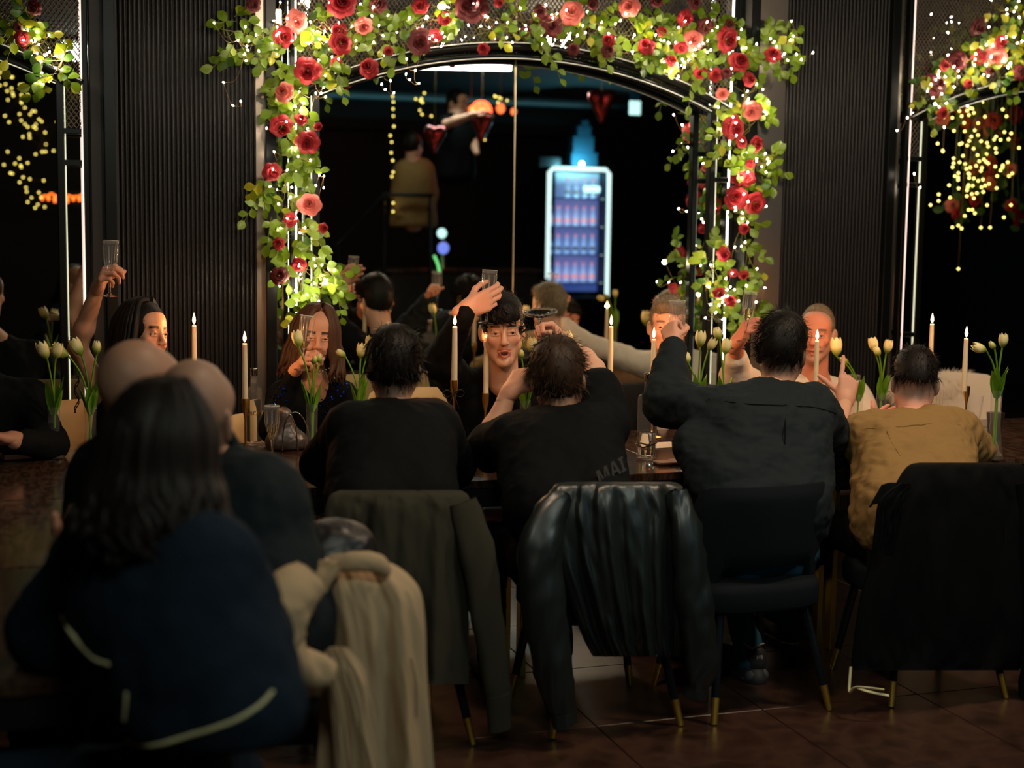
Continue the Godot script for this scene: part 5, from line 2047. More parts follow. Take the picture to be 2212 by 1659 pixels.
func far_side(fair: Color, tan: Color) -> void:
	# young man in black, singing out, glass raised
	var q := figure("young dark-haired man in a black jacket across the table, mouth open, raising a flute", {
		"head": [1085, 716, 1.2], "k": 1.13, "yaw": 0.06, "pitch": 0.05, "roll": 0.05, "face": 1, "skin": fair, "eyes": true, "look": Vector3(0.25, -0.1, 0), "paint": {"open": 0.9, "brow": Color(0.07, 0.05, 0.045)},
		"sl": [1158, 852, 0.98], "sr": [998, 838, 1.0], "pel": [1070, 1010, 0.78], "er": [953, 780, 1.16], "wr": [1004, 676, 1.37], "el": [1180, 950, 1.05], "wl": [1120, 950, 1.2],
		"hands": [{"w": [1006, 668, 1.37], "f": Vector3(0.9, 0.38, 0.1), "n": Vector3(0.1, 0.1, -1), "right": true, "k": 1.0, "curl": [[22, 30, 25], [24, 34, 28], [28, 40, 30], [34, 44, 30]], "thumb": [Vector3(0.5, 0.7, 0.6), Vector3(0.15, 0.9, 0.5), Vector3(0.0, 1.0, 0.2)]}],
		"wear": [{"called": "tshirt", "mat": M.cloth_black, "sleeve": 0.5, "neck_at": -0.035, "fold": 0.003},
			{"called": "jacket", "mat": M.cloth_black, "sleeve": 2.0, "t": 0.010, "w": 1.04, "loose": 1.12, "fold": 0.009, "cut": [[[1085, 830, 1.18], [1090, 985, 0.98], 0.075, 0.055]]}],
		"hair": {"mat": M.hair_black, "top": 0.022, "bulk": [Vector3(0, 0.09, 0.03), Vector3(0.068, 0.05, 0.078)], "line": 0.058, "fringe": [[Vector3(-0.055, 0.085, 0.075), Vector3(0.012, 0.058, 0.100), 0.022, 0.016], [Vector3(-0.06, 0.06, 0.06), Vector3(-0.03, 0.050, 0.092), 0.02, 0.014], [Vector3(0.0, 0.085, 0.09), Vector3(0.05, 0.062, 0.082), 0.02, 0.014]],
			"comb": Vector3(0.6, -0.3, 0.5), "len": 0.03, "count": 2200, "lift": 0.04, "tufts": 170, "tuft_len": 0.05}})
	var X: Transform3D = q.X
	var tb := MB.new()
	tb.box(X * Vector3(0, -0.0655, 0.0845), Vector3(0.026, 0.007, 0.006) * 1.13, 0.001, X.basis.orthonormalized())
	obj("teeth", tb.mesh(), M.teeth, q.node)
	tb = MB.new()
	tb.ball(X * Vector3(0, -0.074, 0.078), Vector3(0.018, 0.010, 0.012), 10)
	obj("mouth", tb.mesh(), M.mouth, q.node)
	tb = MB.new()
	tb.ball(X * Vector3(0.080, -0.040, -0.004), Vector3(0.004, 0.008, 0.004), 8)
	obj("earring", tb.mesh(), M.chrome, q.node)
	var up := (P(1058, 588, 1.35) - P(1050, 698, 1.35)).normalized()
	flute("champagne flute held high by the young man in black in the middle", P(1050, 699, 1.345), up, 1.02, 0.22)

	# grey-haired man in a blazer
	q = figure("grey-haired man in a black blazer and open white shirt facing the camera", {
		"head": [1441, 708, 0.82], "k": 1.06, "yaw": 0.02, "pitch": -0.02, "roll": -0.03, "skin": fair.lerp(Color(0.93, 0.68, 0.58), 0.5), "eyes": true, "paint": {"brow": Color(0.42, 0.33, 0.25), "cap": -0.03, "stubble": Color(0.58, 0.50, 0.42), "shade": 0.5},
		"sl": [1535, 870, 0.72], "sr": [1345, 872, 0.74], "pel": [1440, 1020, 0.6], "er": [1335, 990, 0.86], "wr": [1400, 945, 1.12], "el": [1560, 985, 0.85], "wl": [1500, 950, 1.1],
		"wear": [{"called": "shirt", "mat": M.cloth_white, "sleeve": 0.6, "neck_at": -0.02, "fold": 0.003, "cut": [[[1446, 838, 0.93], [1444, 880, 0.92], 0.045, 0.012]]},
			{"called": "blazer", "mat": M.cloth_black, "sleeve": 2.0, "t": 0.012, "w": 1.06, "fold": 0.006, "cut": [[[1443, 820, 0.95], [1440, 965, 0.84], 0.085, 0.045]]}],
		"collar": [0.012, 1.1, 1.5, M.cloth_white],
		"hair": {"mat": M.hair_grey, "top": 0.014, "side": 0.004, "line": 0.066, "bulk": [Vector3(0.0, 0.085, 0.03), Vector3(0.058, 0.042, 0.068)], "fringe": [[Vector3(-0.03, 0.095, 0.065), Vector3(0.03, 0.088, 0.075), 0.02, 0.018]], "comb": Vector3(0.5, 0.5, 0.2), "len": 0.024, "count": 2200, "lift": 0.25, "nape": -0.045, "tufts": 150, "tuft_len": 0.03, "tuft_r": 0.004}})

	# smiling older man in a white shirt, glass raised
	q = figure("smiling man with cropped grey hair in an open white shirt raising a flute", {
		"head": [1764, 722, 0.85], "k": 1.08, "yaw": -0.12, "pitch": 0.04, "roll": -0.04, "face": 3, "skin": Color(0.85, 0.55, 0.44), "eyes": true, "paint": {"brow": Color(0.35, 0.28, 0.22), "beard": 0.45, "stubble": Color(0.66, 0.58, 0.52), "cap": -0.03, "shade": 0.55},
		"sl": [1850, 858, 0.72], "sr": [1668, 852, 0.78], "pel": [1765, 1010, 0.6], "er": [1590, 815, 1.02], "wr": [1592, 742, 1.2], "el": [1880, 935, 0.9], "wl": [1815, 945, 1.1],
		"hands": [{"w": [1591, 741, 1.2], "f": Vector3(0.25, 0.85, 0.55), "n": Vector3(0.9, -0.25, 0.1), "right": true, "k": 1.05, "curl": [[55, 62, 35], [58, 66, 38], [60, 70, 40], [64, 72, 42]], "thumb": [Vector3(0.2, 0.75, 0.75), Vector3(-0.1, 0.75, 0.8), Vector3(-0.3, 0.9, 0.4)]}],
		"wear": [{"called": "shirt", "mat": M.cloth_white, "sleeve": 2.0, "sleeve_r": 1.55, "t": 0.008, "loose": 1.15, "fold": 0.009, "neck_at": -0.02, "cut": [[[1768, 826, 0.98], [1762, 915, 0.95], 0.052, 0.02]]}],
		"collar": [0.013, 1.12, 1.6, M.cloth_white],
		"hair": {"mat": M.hair_grey, "top": 0.005, "side": 0.002, "back": 0.003, "line": 0.072, "len": 0.008, "count": 2600, "lift": 0.5, "nape": -0.04}})
	var br := MB.new()
	var wr := P(1590, 752, 1.19)
	for i in 22:
		var a := TAU * i / 22.0
		br.ball(wr + Vector3(cos(a) * 0.034, 0.006 * sin(a), sin(a) * 0.034), Vector3(0.006, 0.006, 0.006), 7)
	var bo := thing("bracelet", "silver chain bracelet on the raised wrist of the man in white", "bracelet", wr)
	obj("links", br.mesh(), M.chrome, bo)
	up = (P(1620, 632, 1.3) - P(1606, 738, 1.3)).normalized()
	flute("champagne flute raised by the man in the white shirt", P(1607, 739, 1.28), up, 1.04, 0.4)

	# woman with wavy hair
	q = figure("woman with wavy shoulder-length brown hair in a dark sequinned dress, flute before her face", {
		"head": [682, 727, 0.88], "k": 0.99, "yaw": 0.1, "pitch": 0.08, "roll": -0.08, "face": 2, "skin": tan.lerp(fair, 0.4), "eyes": true, "paint": {"brow": Color(0.12, 0.08, 0.06), "lip": Color(0.62, 0.25, 0.25)},
		"sl": [742, 858, 0.76], "sr": [608, 858, 0.8], "pel": [675, 1020, 0.62], "er": [592, 925, 1.0], "wr": [637, 806, 1.1], "el": [758, 940, 0.9], "wl": [715, 962, 1.15], "girth": 0.88, "arm": 0.85,
		"hands": [{"w": [636, 803, 1.1], "f": Vector3(0.35, 0.7, 0.6), "n": Vector3(0.85, -0.25, 0.25), "right": true, "k": 0.98, "curl": [[40, 55, 35], [48, 60, 38], [52, 64, 40], [56, 66, 42]], "thumb": THUMB_WRAP}],
		"wear": [{"called": "dress", "mat": M.cloth_black, "sleeve": 1.92, "t": 0.004, "fold": 0.005, "neck_at": -0.03}]})
	obj("hair", long_hair(q.X, 120, 0.15, 0.018, 0.0125, false, 31, 0.012, 1.3).mesh(), M.hair_wave, q.node)
	var nk := MB.new()
	for i in 9:
		nk.ball(P(655 + i * 7, 796 + 8 * sin(PI * i / 8.0), 0.965), Vector3.ONE * 0.005, 7)
	obj("necklace", nk.mesh(), M.chrome, q.node)
	var sq := MB.new()
	for i in 70:
		var t := rng.randf()
		var c: Array = [[745, 815, 700, 875], [700, 865, 690, 940], [750, 830, 735, 850], [620, 830, 590, 880]][rng.randi() % 4]
		var p := on_mesh(q.dress_mesh, lerpf(c[0], c[2], t) + rng.randfn() * 7.0, lerpf(c[1], c[3], t) + rng.randfn() * 7.0, 0.002)
		sq.ball(p, Vector3(0.0055, 0.0055, 0.002), 6, Basis.from_euler(Vector3(rng.randfn() * 0.5, rng.randfn() * 0.5, 0)))
	obj("sequins", sq.mesh(), M.sequin_blue, q.node).set_meta("kind", "stuff")
	up = (P(664, 686, 1.2) - P(652, 800, 1.2)).normalized()
	flute("champagne flute held in front of the wavy-haired woman's face", P(653, 800, 1.17), up, 1.04, 0.15)

	# woman at the left with her arm high
	q = figure("dark-haired woman in an off-shoulder top at the left, bare arm raised with a flute", {
		"head": [308, 724, 1.0], "k": 1.04, "yaw": 0.85, "pitch": -0.04, "roll": -0.10, "face": 2, "skin": tan, "eyes": true, "look": Vector3(0.2, 0.05, 0), "paint": {"brow": Color(0.06, 0.045, 0.04), "lip": Color(0.60, 0.24, 0.24)},
		"sl": [362, 878, 0.95], "sr": [232, 872, 0.9], "pel": [285, 1030, 0.75], "er": [168, 752, 0.95], "wr": [209, 628, 1.05], "girth": 0.88, "arm": 0.92,
		"hands": [{"w": [209, 626, 1.05], "f": Vector3(0.25, 0.75, 0.6), "n": Vector3(0.9, -0.2, 0.15), "right": true, "k": 0.96, "curl": [[46, 56, 35], [50, 62, 38], [54, 66, 40], [58, 70, 42]], "thumb": THUMB_WRAP}],
		"wear": [{"called": "top", "mat": M.cloth_black, "sleeve": 0.0, "fold": 0.004, "cut": [[[225, 855, 1.05], [370, 850, 1.05], 0.09, 0.09], [[200, 830, 0.85], [390, 835, 0.85], 0.11, 0.11]]}]})
	var hb := hair_cap({"top": 0.012, "side": 0.012, "back": 0.012, "nape": -0.13, "tilt": 0.05, "line": 0.074})
	strands(hb, 1500, 0.06, 0.001, 0.02, Vector3(0.01, 0.14, 0.05), Vector3(0, -0.7, -0.5), 8)
	var lh := MB.new()
	lh.add(hb.moved(q.X))
	lh.add(long_hair(q.X, 46, 0.16, 0.008, 0.012, true, 33, 0.0, 0.4))
	lh.tint = Color(1, 1, 1)
	for i in 2:
		var path := []
		for j in 9:
			path.append(P(166 + 5 * sin(j * 1.4 + i), 812 + j * 10, 1.0 + 0.01 * i))
		lh.tube(spline(path, 3), 0.0022, 5)
	obj("hair", lh.mesh(), M.hair_black, q.node)
	up = (P(238, 520, 1.15) - P(236, 640, 1.15)).normalized()
	flute("champagne flute held highest, in the bare raised arm at the left", P(237, 641, 1.13), up, 1.02, 0.0)

	# a sleeve and shoulder at the left edge
	q = figure("person in black cut off by the left edge, only one shoulder and hand showing", {
		"head": [-75, 690, 1.0], "k": 1.05, "yaw": 0.5, "skin": tan.darkened(0.1), "sl": [70, 868, 1.0], "sr": [-150, 860, 0.95], "pel": [-45, 1040, 0.8], "el": [105, 960, 1.15], "wl": [30, 955, 1.35],
		"hands": [{"w": [34, 948, 1.33], "f": Vector3(-0.8, 0.2, 0.4), "n": Vector3(-0.2, -0.9, 0.1), "right": false, "k": 1.0, "curl": SOFT, "thumb": THUMB_OUT}],
		"wear": [{"called": "sweater", "mat": M.cloth_black, "sleeve": 1.85, "t": 0.012, "fold": 0.008}],
		"hair": {"mat": M.hair_black, "count": 600}})

func near_side(fair: Color, tan: Color) -> void:
	# brown-haired man seen from behind, elbows on the table
	var q := figure("man with neat dark brown hair and black sweater seen from behind, elbows on the table", {
		"head": [852, 800, 2.12], "k": 1.06, "yaw": 3.05, "pitch": 0.08, "roll": 0.02, "skin": fair, "paint": {"cap": -0.075, "stubble": Color(0.42, 0.32, 0.26), "shade": 0.75},
		"sl": [752, 926, 2.2], "sr": [944, 920, 2.2], "pel": [848, 1085, 2.45], "el": [697, 1000, 2.02], "er": [982, 1002, 2.02], "wl": [745, 955, 1.72], "wr": [930, 955, 1.72], "girth": 1.0,
		"hands": [{"w": [752, 950, 1.72], "f": Vector3(0.6, 0.3, -0.6), "n": Vector3(0.5, -0.6, 0.2), "right": false, "k": 1.0, "curl": SOFT, "thumb": THUMB_OUT}, {"w": [925, 950, 1.72], "f": Vector3(-0.6, 0.3, -0.6), "n": Vector3(-0.5, -0.6, 0.2), "right": true, "k": 1.0, "curl": SOFT, "thumb": THUMB_OUT}],
		"wear": [{"called": "sweater", "mat": M.cloth_black, "sleeve": 1.9, "t": 0.010, "w": 1.08, "loose": 1.15, "fold": 0.007}], "collar": [0.008, 1.02, 1.6, M.cloth_black],
		"legs": true, "hair": {"mat": M.hair_dark, "top": 0.022, "side": 0.011, "back": 0.014, "bulk": [Vector3(0, 0.07, 0.0), Vector3(0.074, 0.062, 0.09)], "nape": -0.028, "tilt": 0.22, "len": 0.042, "count": 5000, "lift": 0.03, "thick": 0.0009, "whorl": Vector3(0.01, 0.15, -0.04), "comb": Vector3(0, -0.35, 0), "tufts": 200, "tuft_len": 0.06, "tuft_r": 0.0065}})

	# man with both hands up at his hair
	q = figure("brown-haired man in a black tee seen from behind, both arms raised round his head", {
		"head": [1206, 828, 2.12], "k": 1.10, "yaw": 3.12, "pitch": 0.22, "roll": -0.10, "skin": fair, "paint": {"cap": -0.085, "stubble": Color(0.40, 0.30, 0.23), "shade": 0.7},
		"sl": [1098, 950, 2.16], "sr": [1308, 918, 2.2], "pel": [1225, 1090, 2.45], "el": [1052, 968, 2.02], "wl": [1096, 856, 2.0], "er": [1281, 800, 1.98], "wr": [1222, 742, 1.80], "arm": 1.12,
		"hands": [{"w": [1097, 852, 2.0], "f": Vector3(0.55, 0.75, -0.1), "n": Vector3(0.75, -0.5, -0.35), "right": false, "k": 1.0, "curl": [[30, 45, 30], [36, 50, 30], [44, 55, 35], [50, 58, 35]], "thumb": [Vector3(0.7, 0.6, 0.5), Vector3(0.4, 0.85, 0.4), Vector3(0.2, 0.9, 0.4)]},
			{"w": [1222, 742, 1.80], "f": Vector3(-0.75, 0.6, -0.15), "n": Vector3(-0.5, -0.55, 0.6), "right": true, "k": 0.95, "curl": [[50, 70, 40], [54, 74, 42], [58, 76, 44], [60, 78, 44]], "thumb": THUMB_WRAP}],
		"wear": [{"called": "tshirt", "mat": M.cloth_black, "sleeve": 0.7, "sleeve_l": 0.75, "sleeve_r": 0.55, "t": 0.014, "w": 1.08, "loose": 1.35, "fold": 0.010}], "collar": [0.007, 1.05, 1.4, M.cloth_black],
		"legs": true, "hair": {"mat": M.hair_brown, "top": 0.026, "side": 0.012, "back": 0.016, "bulk": [Vector3(0, 0.075, 0.0), Vector3(0.078, 0.066, 0.092)], "nape": -0.066, "tilt": 0.26, "len": 0.036, "count": 5000, "lift": 0.06, "thick": 0.0008, "whorl": Vector3(0.0, 0.13, -0.075), "tufts": 240, "tuft_len": 0.05, "tuft_r": 0.006}})
	lettering("MAI", 0.05, 0.001, M.print_grey, q.node, Transform3D(Basis.from_euler(Vector3(-0.12, 0.35, 0.32)), on_mesh(q.tshirt_mesh, 1320, 1018, 0.016) - q.node.position))
	# the crystal saucer glass he holds up
	var cp := P(1166, 676, 1.66)
	var cu := Vector3(-0.10, 1.0, 0.16).normalized()
	var cb := Basis(cu.cross(Vector3(0, 0, 1)).normalized(), cu, cu.cross(Vector3(0, 0, 1)).normalized().cross(cu))
	var cg := thing("crystal_coupe", "shallow crystal coupe with a beaded rim held up by its stem", "glass", cp - cu * 0.13)
	var b := MB.new()
	b.lathe(cp, [Vector2(0.0005, -0.13), Vector2(0.03, -0.13), Vector2(0.03, -0.127), Vector2(0.005, -0.12), Vector2(0.0045, -0.03), Vector2(0.015, -0.018), Vector2(0.055, -0.006), Vector2(0.066, 0.004), Vector2(0.064, 0.005), Vector2(0.052, -0.003), Vector2(0.0005, -0.014)], 28, cb)
	obj("coupe_glass", b.mesh(), M.glass, cg)
	b = MB.new()
	for ring in [[0.066, 26, 0.006], [0.050, 18, 0.005]]:
		for i in ring[1]:
			var a: float = TAU * i / ring[1]
			b.ball(cp + cb * Vector3(cos(a) * ring[0], 0.004, sin(a) * ring[0]), Vector3.ONE * ring[2], 7)
	obj("beads", b.mesh(), M.thin_glass, cg)

	# man in the loose dark shirt, toasting
	q = figure("man with thick dark hair in a loose dark overshirt seen from behind, left arm raised", {
		"head": [1688, 768, 2.1], "k": 1.07, "yaw": 2.98, "pitch": 0.12, "roll": 0.06, "skin": fair, "paint": {"cap": -0.06, "stubble": Color(0.33, 0.26, 0.22), "shade": 0.8},
		"sl": [1550, 890, 2.2], "sr": [1762, 890, 2.2], "pel": [1655, 1095, 2.45], "el": [1440, 868, 2.0], "wl": [1453, 748, 1.86], "er": [1795, 985, 1.92], "wr": [1826, 868, 1.74], "girth": 1.1,
		"hands": [{"w": [1453, 744, 1.86], "f": Vector3(0.05, 0.80, -0.6), "n": Vector3(0.8, -0.3, -0.5), "right": false, "k": 0.88, "curl": FIST, "thumb": THUMB_WRAP},
			{"w": [1826, 868, 1.74], "f": Vector3(0.25, 0.95, -0.2), "n": Vector3(0.3, 0.1, -0.95), "right": true, "k": 1.0, "curl": [[5, 8, 4], [62, 75, 40], [66, 78, 40], [68, 80, 40]], "thumb": [Vector3(0.9, 0.45, 0.1), Vector3(0.85, 0.5, 0.0), Vector3(0.9, 0.45, 0.0)]}],
		"wear": [{"called": "overshirt", "mat": M.cloth_ink, "sleeve": 1.92, "sleeve_r": 1.35, "t": 0.014, "w": 1.10, "loose": 1.38, "fold": 0.020, "per": Vector3(3.4, 5.5, 3.4), "fine": 0.0038, "cell": 0.0105, "add": [[[1500, 960, 2.25], [1560, 1040, 2.4], 0.08, 0.12]]}], "collar": [0.013, 1.10, 1.9, M.cloth_ink],
		"trousers": M.cloth_teal, "legs": true, "feet": [Vector3(2.82, 0.11, 1.85), P(1622, 1425, 2.25)], "leg_yaw": 3.3,
		"hair": {"mat": M.hair_black, "top": 0.026, "side": 0.008, "back": 0.012, "bulk": [Vector3(0, 0.085, 0.0), Vector3(0.072, 0.064, 0.088)], "nape": -0.028, "tilt": 0.28, "len": 0.036, "count": 5000, "lift": 0.08, "thick": 0.0008, "whorl": Vector3(-0.02, 0.14, -0.07), "comb": Vector3(0.5, 0, 0), "tufts": 220, "tuft_len": 0.05, "tuft_r": 0.006}})
	sneaker(q.node, P(1626, 1478, 2.26))
	var m: MB = q.overshirt_mesh
	seam(q.node, "yoke_seam", [[1530, 862], [1610, 872], [1697, 876], [1760, 880], [1806, 893]], 0.0018, M.cloth_coat, m)
	seam(q.node, "back_pleat", [[1697, 874], [1696, 915], [1695, 960]], 0.0028, M.cloth_coat, m)
	flute("champagne flute in the raised fist of the man in the loose dark shirt", P(1462, 782, 1.80), Vector3(-0.02, 1, 0.0), 1.12, 0.0)

	# man in the khaki jacket
	q = figure("man with a short faded haircut in a khaki jacket, leaning over the table", {
		"head": [1975, 832, 2.02], "k": 1.06, "yaw": 3.3, "pitch": 0.20, "roll": 0.05, "skin": fair.lerp(Color(0.9, 0.55, 0.5), 0.35), "paint": {"cap": -0.045, "stubble": Color(0.45, 0.40, 0.37), "shade": 0.75},
		"sl": [1872, 946, 2.1], "sr": [2066, 938, 2.14], "pel": [1985, 1120, 2.5], "el": [1838, 990, 1.85], "er": [2104, 990, 1.9], "wl": [1880, 945, 1.6], "wr": [2060, 950, 1.6], "girth": 1.1,
		"hands": [{"w": [1884, 940, 1.58], "f": Vector3(0.6, 0.4, -0.6), "n": Vector3(0.4, 0.3, 0.8), "right": false, "k": 1.0, "curl": SOFT, "thumb": THUMB_OUT}],
		"wear": [{"called": "jacket", "mat": M.cloth_khaki, "sleeve": 1.8, "t": 0.018, "w": 1.08, "loose": 1.4, "fold": 0.022, "per": Vector3(4.0, 6.0, 4.0), "fine": 0.0045, "cell": 0.0105, "add": [[[1960, 1040, 2.3], [1905, 1140, 2.42], 0.10, 0.06]]}], "collar": [0.013, 1.12, 1.6, M.cloth_khaki],
		"legs": true, "shoe": M.patent, "feet": [Vector3(2.98, 0.11, 1.72), Vector3(3.30, 0.11, 1.85)], "hair": {"mat": M.hair_dark, "top": 0.018, "side": 0.005, "back": 0.007, "bulk": [Vector3(0, 0.085, 0.005), Vector3(0.066, 0.05, 0.082)], "nape": 0.005, "tilt": 0.18, "len": 0.022, "count": 5000, "lift": 0.08, "thick": 0.0007, "tufts": 160, "tuft_len": 0.03, "tuft_r": 0.004}})
	m = q.jacket_mesh
	seam(q.node, "yoke_seam", [[1872, 925], [1935, 922], [2010, 915], [2075, 918]], 0.0016, M.cloth_khaki, m)
	seam(q.node, "armhole_seam", [[1910, 905], [1922, 945], [1945, 985]], 0.0022, M.cloth_khaki, m)

# a chunky running shoe seen from its heel, toe away from the camera
func sneaker(o: Node3D, low: Vector3) -> void:
	low.y = 0.0
	var S := Sdf.new()
	S.cap(low + Vector3(0, 0.065, 0), low + Vector3(-0.02, 0.05, -0.20), 0.046, 0.036, 0.03)
	S.cap(low + Vector3(0, 0.10, 0.005), low + Vector3(0, 0.06, -0.05), 0.040, 0.045, 0.03)
	S.cap(low + Vector3(0, 0.12, -0.012), low + Vector3(0, 0.19, -0.012), 0.034, 0.034, 0.004, 1)
	var b := MB.new()
	S.net(0.006, b)
	obj("sneaker_upper", b.mesh(), M.shoe, o)
	b = MB.new()
	for s in [-1.0, 1.0]:
		b.ball(low + Vector3(s * 0.022, 0.026, 0.028), Vector3(0.026, 0.026, 0.024), 12)
	b.box(low + Vector3(-0.008, 0.016, -0.09), Vector3(0.088, 0.030, 0.24), 0.012)
	obj("sneaker_sole", b.mesh(), M.shoe_grey, o)
	b = MB.new()
	var ring := []
	for i in 25:
		var a := TAU * i / 24.0
		ring.append(low + Vector3(cos(a) * 0.040, 0.128 + 0.014 * absf(sin(a * 1.5)), -0.012 + sin(a) * 0.042))
	b.tube(ring, 0.004, 6, false)
	obj("sneaker_collar", b.mesh(), M.print_pale, o)
	lettering("NB", 0.014, 0.002, M.print_pale, o, Transform3D(Basis.from_euler(Vector3(-0.1, 0, 0)), low + Vector3(0, 0.100, 0.047) - o.position))

func front_left(fair: Color, tan: Color) -> void:
	# two bald men
	var q := figure("bald man in a dark tee in front of the silver bag, seen from behind", {
		"head": [420, 912, 3.40], "k": 1.19, "yaw": 2.75, "pitch": 0.10, "roll": 0.03, "skin": tan.lerp(fair, 0.3), "paint": {"cap": -0.06, "stubble": Color(0.52, 0.43, 0.37), "shade": 0.65}, "neck": 1.22,
		"sl": [376, 1066, 3.30], "sr": [566, 1078, 3.55], "pel": [520, 1330, 3.5], "el": [330, 1160, 3.1], "wl": [300, 1120, 2.85], "er": [590, 1200, 3.35], "wr": [520, 1160, 3.1], "girth": 1.16,
		"wear": [{"called": "tshirt", "mat": M.cloth_ink, "sleeve": 0.9, "t": 0.014, "w": 1.08, "loose": 1.25, "fold": 0.010}], "collar": [0.009, 1.2, 1.5, M.cloth_ink], "legs": true, "leg_yaw": -2.2})
	q = figure("bald man further left, only his shaved crown showing behind the navy woman", {
		"head": [302, 858, 3.30], "k": 1.10, "yaw": 2.3, "pitch": 0.05, "skin": tan.lerp(fair, 0.2), "paint": {"cap": -0.06, "stubble": Color(0.50, 0.40, 0.34), "shade": 0.45},
		"sl": [215, 1015, 3.1], "sr": [350, 1020, 3.35], "pel": [300, 1250, 3.3], "girth": 1.05,
		"wear": [{"called": "tshirt", "mat": M.cloth_black, "sleeve": 0.0, "t": 0.010, "fold": 0.007}], "legs": true, "leg_yaw": -2.2})
	# the woman in navy, nearest
	q = figure("woman in a navy blouse with cream piping, dark shoulder-length hair, nearest at the left", {
		"head": [352, 985, 4.12], "k": 1.02, "yaw": 2.45, "pitch": 0.10, "roll": 0.02, "face": 2, "skin": tan.darkened(0.08),
		"sl": [205, 1218, 4.0], "sr": [455, 1205, 4.25], "pel": [430, 1520, 4.2], "el": [104, 1418, 3.85], "wl": [128, 1248, 3.66], "er": [520, 1390, 4.05], "wr": [440, 1400, 3.85], "girth": 0.98,
		"hands": [{"w": [131, 1228, 3.60], "f": Vector3(0.25, 0.9, -0.3), "n": Vector3(0.7, 0.0, 0.6), "right": false, "k": 1.0, "curl": SOFT, "thumb": THUMB_OUT}],
		"wear": [{"called": "blouse", "mat": M.cloth_navy, "sleeve": 0.68, "sleeve_r": 1.0, "t": 0.012, "w": 1.12, "loose": 1.65, "fold": 0.012, "per": Vector3(5, 4, 5), "add": [[[400, 1330, 4.2], [440, 1500, 4.2], 0.15, 0.165]], "low": [440, 1560, 4.2]}],
		"legs": true, "leg_yaw": -1.9, "trousers": M.cloth_navy})
	var nm: MB = q.blouse_mesh
	seam(q.node, "hem_piping", [[262, 1606], [300, 1612], [345, 1608], [400, 1592], [460, 1574], [520, 1550], [565, 1520], [590, 1492]], 0.0042, M.cloth_cream, nm)
	seam(q.node, "sleeve_piping", [[134, 1330], [150, 1362], [178, 1398], [208, 1426], [235, 1434]], 0.0042, M.cloth_cream, nm)
	seam(q.node, "slit_piping", [[273, 1496], [271, 1528], [268, 1556]], 0.0036, M.cloth_cream, nm)
	var hb := hair_cap({"top": 0.018, "side": 0.016, "back": 0.018, "nape": -0.12, "tilt": 0.1})
	strands(hb, 1800, 0.07, 0.001, 0.03, Vector3(0.0, 0.15, 0.0), Vector3(0, -0.8, 0), 18)
	var lh := MB.new()
	lh.add(hb.moved(q.X))
	lh.add(long_hair(q.X, 150, 0.145, 0.036, 0.0135, false, 71, 0.0, 2.2))
	obj("hair", lh.mesh(), M.hair_dark, q.node)
	var w := P(131, 1236, 3.61)
	var bo := thing("bracelet", "silver bracelet on the wrist of the woman in navy", "bracelet", w)
	var b := MB.new()
	var ring := []
	for i in 25:
		var a := TAU * i / 24.0
		ring.append(w + Vector3(cos(a) * 0.036, 0.008 * sin(a), sin(a) * 0.034))
	b.tube(ring, 0.0042, 7)
	obj("band", b.mesh(), M.chrome, bo)

# ---------------------------------------------------------------- clothes hung over chairs
# rows: [y, left x, right x, depth], top first; the cloth hangs in folds that deepen downwards
func drape(rows: Array, folds: Array, bulge: float, turn_over := true, gather := 0.0) -> MB:
	const N := 56
	var front := []
	var back := []
	var n := rows.size()
	var fine := []
	for i in n - 1:
		for k in 5:
			var t := k / 5.0
			var r := []
			for j in 4:
				r.append(cubic_interpolate(rows[i][j], rows[i + 1][j], rows[maxi(i - 1, 0)][j], rows[mini(i + 2, n - 1)][j], t))
			fine.append(r)
	fine.append(rows[n - 1])
	if turn_over:
		# the part that lies over the top of the chair back and down its front
		var r: Array = fine[0]
		front.append([])
		back.append([])
		for w in 2:
			var row := []
			for j in N + 1:
				var u := j / float(N)
				row.append(P(lerpf(r[1], r[2], u), r[0] + (40.0 if w == 0 else 2.0), r[3] - (0.075 if w == 0 else 0.055)))
			if w == 0:
				front[0] = row
			else:
				front.append(row)
		back.pop_back()
	for i in fine.size():
		var r: Array = fine[i]
		var v := float(i) / (fine.size() - 1)
		var row := []
		for j in N + 1:
			var u := j / float(N)
			var c := u * 2.0 - 1.0
			var d := 0.0
			for f in folds:
				d += f[1] * (0.12 + v * 0.88) * sin(u * f[0] * TAU + f[2] + v * f[3])
			d += 0.006 * noise.get_noise_3d(u * 9.0, v * 5.0, r[3] * 3.0) * 2.0
			if gather > 0.0:
				d += 0.013 * smoothstep(1.0 - gather, 1.0, v) * sin(u * TAU * 22.0 + 3.0 * noise.get_noise_2d(u * 20.0, 1.0))
			row.append(P(lerpf(r[1], r[2], u), r[0], r[3] + 0.035 - bulge * c * c + d * (1.0 - pow(absf(c), 8.0))))
		front.append(row)
	for row in front:
		var br := []
		for p in row:
			br.append(p + Vector3(0, 0, -0.011))
		back.append(br)
	var m := MB.new()
	m.grid(front)
	m.grid(back, false, false, true)
	var last := front.size() - 1
	m.grid([front[last], back[last]])
	m.grid([back[0], front[0]])
	for side in [0, N]:
		var a := []
		var c := []
		for i in front.size():
			a.append(front[i][side])
			c.append(back[i][side])
		m.grid([a, c], false, false, side == N)
	return m

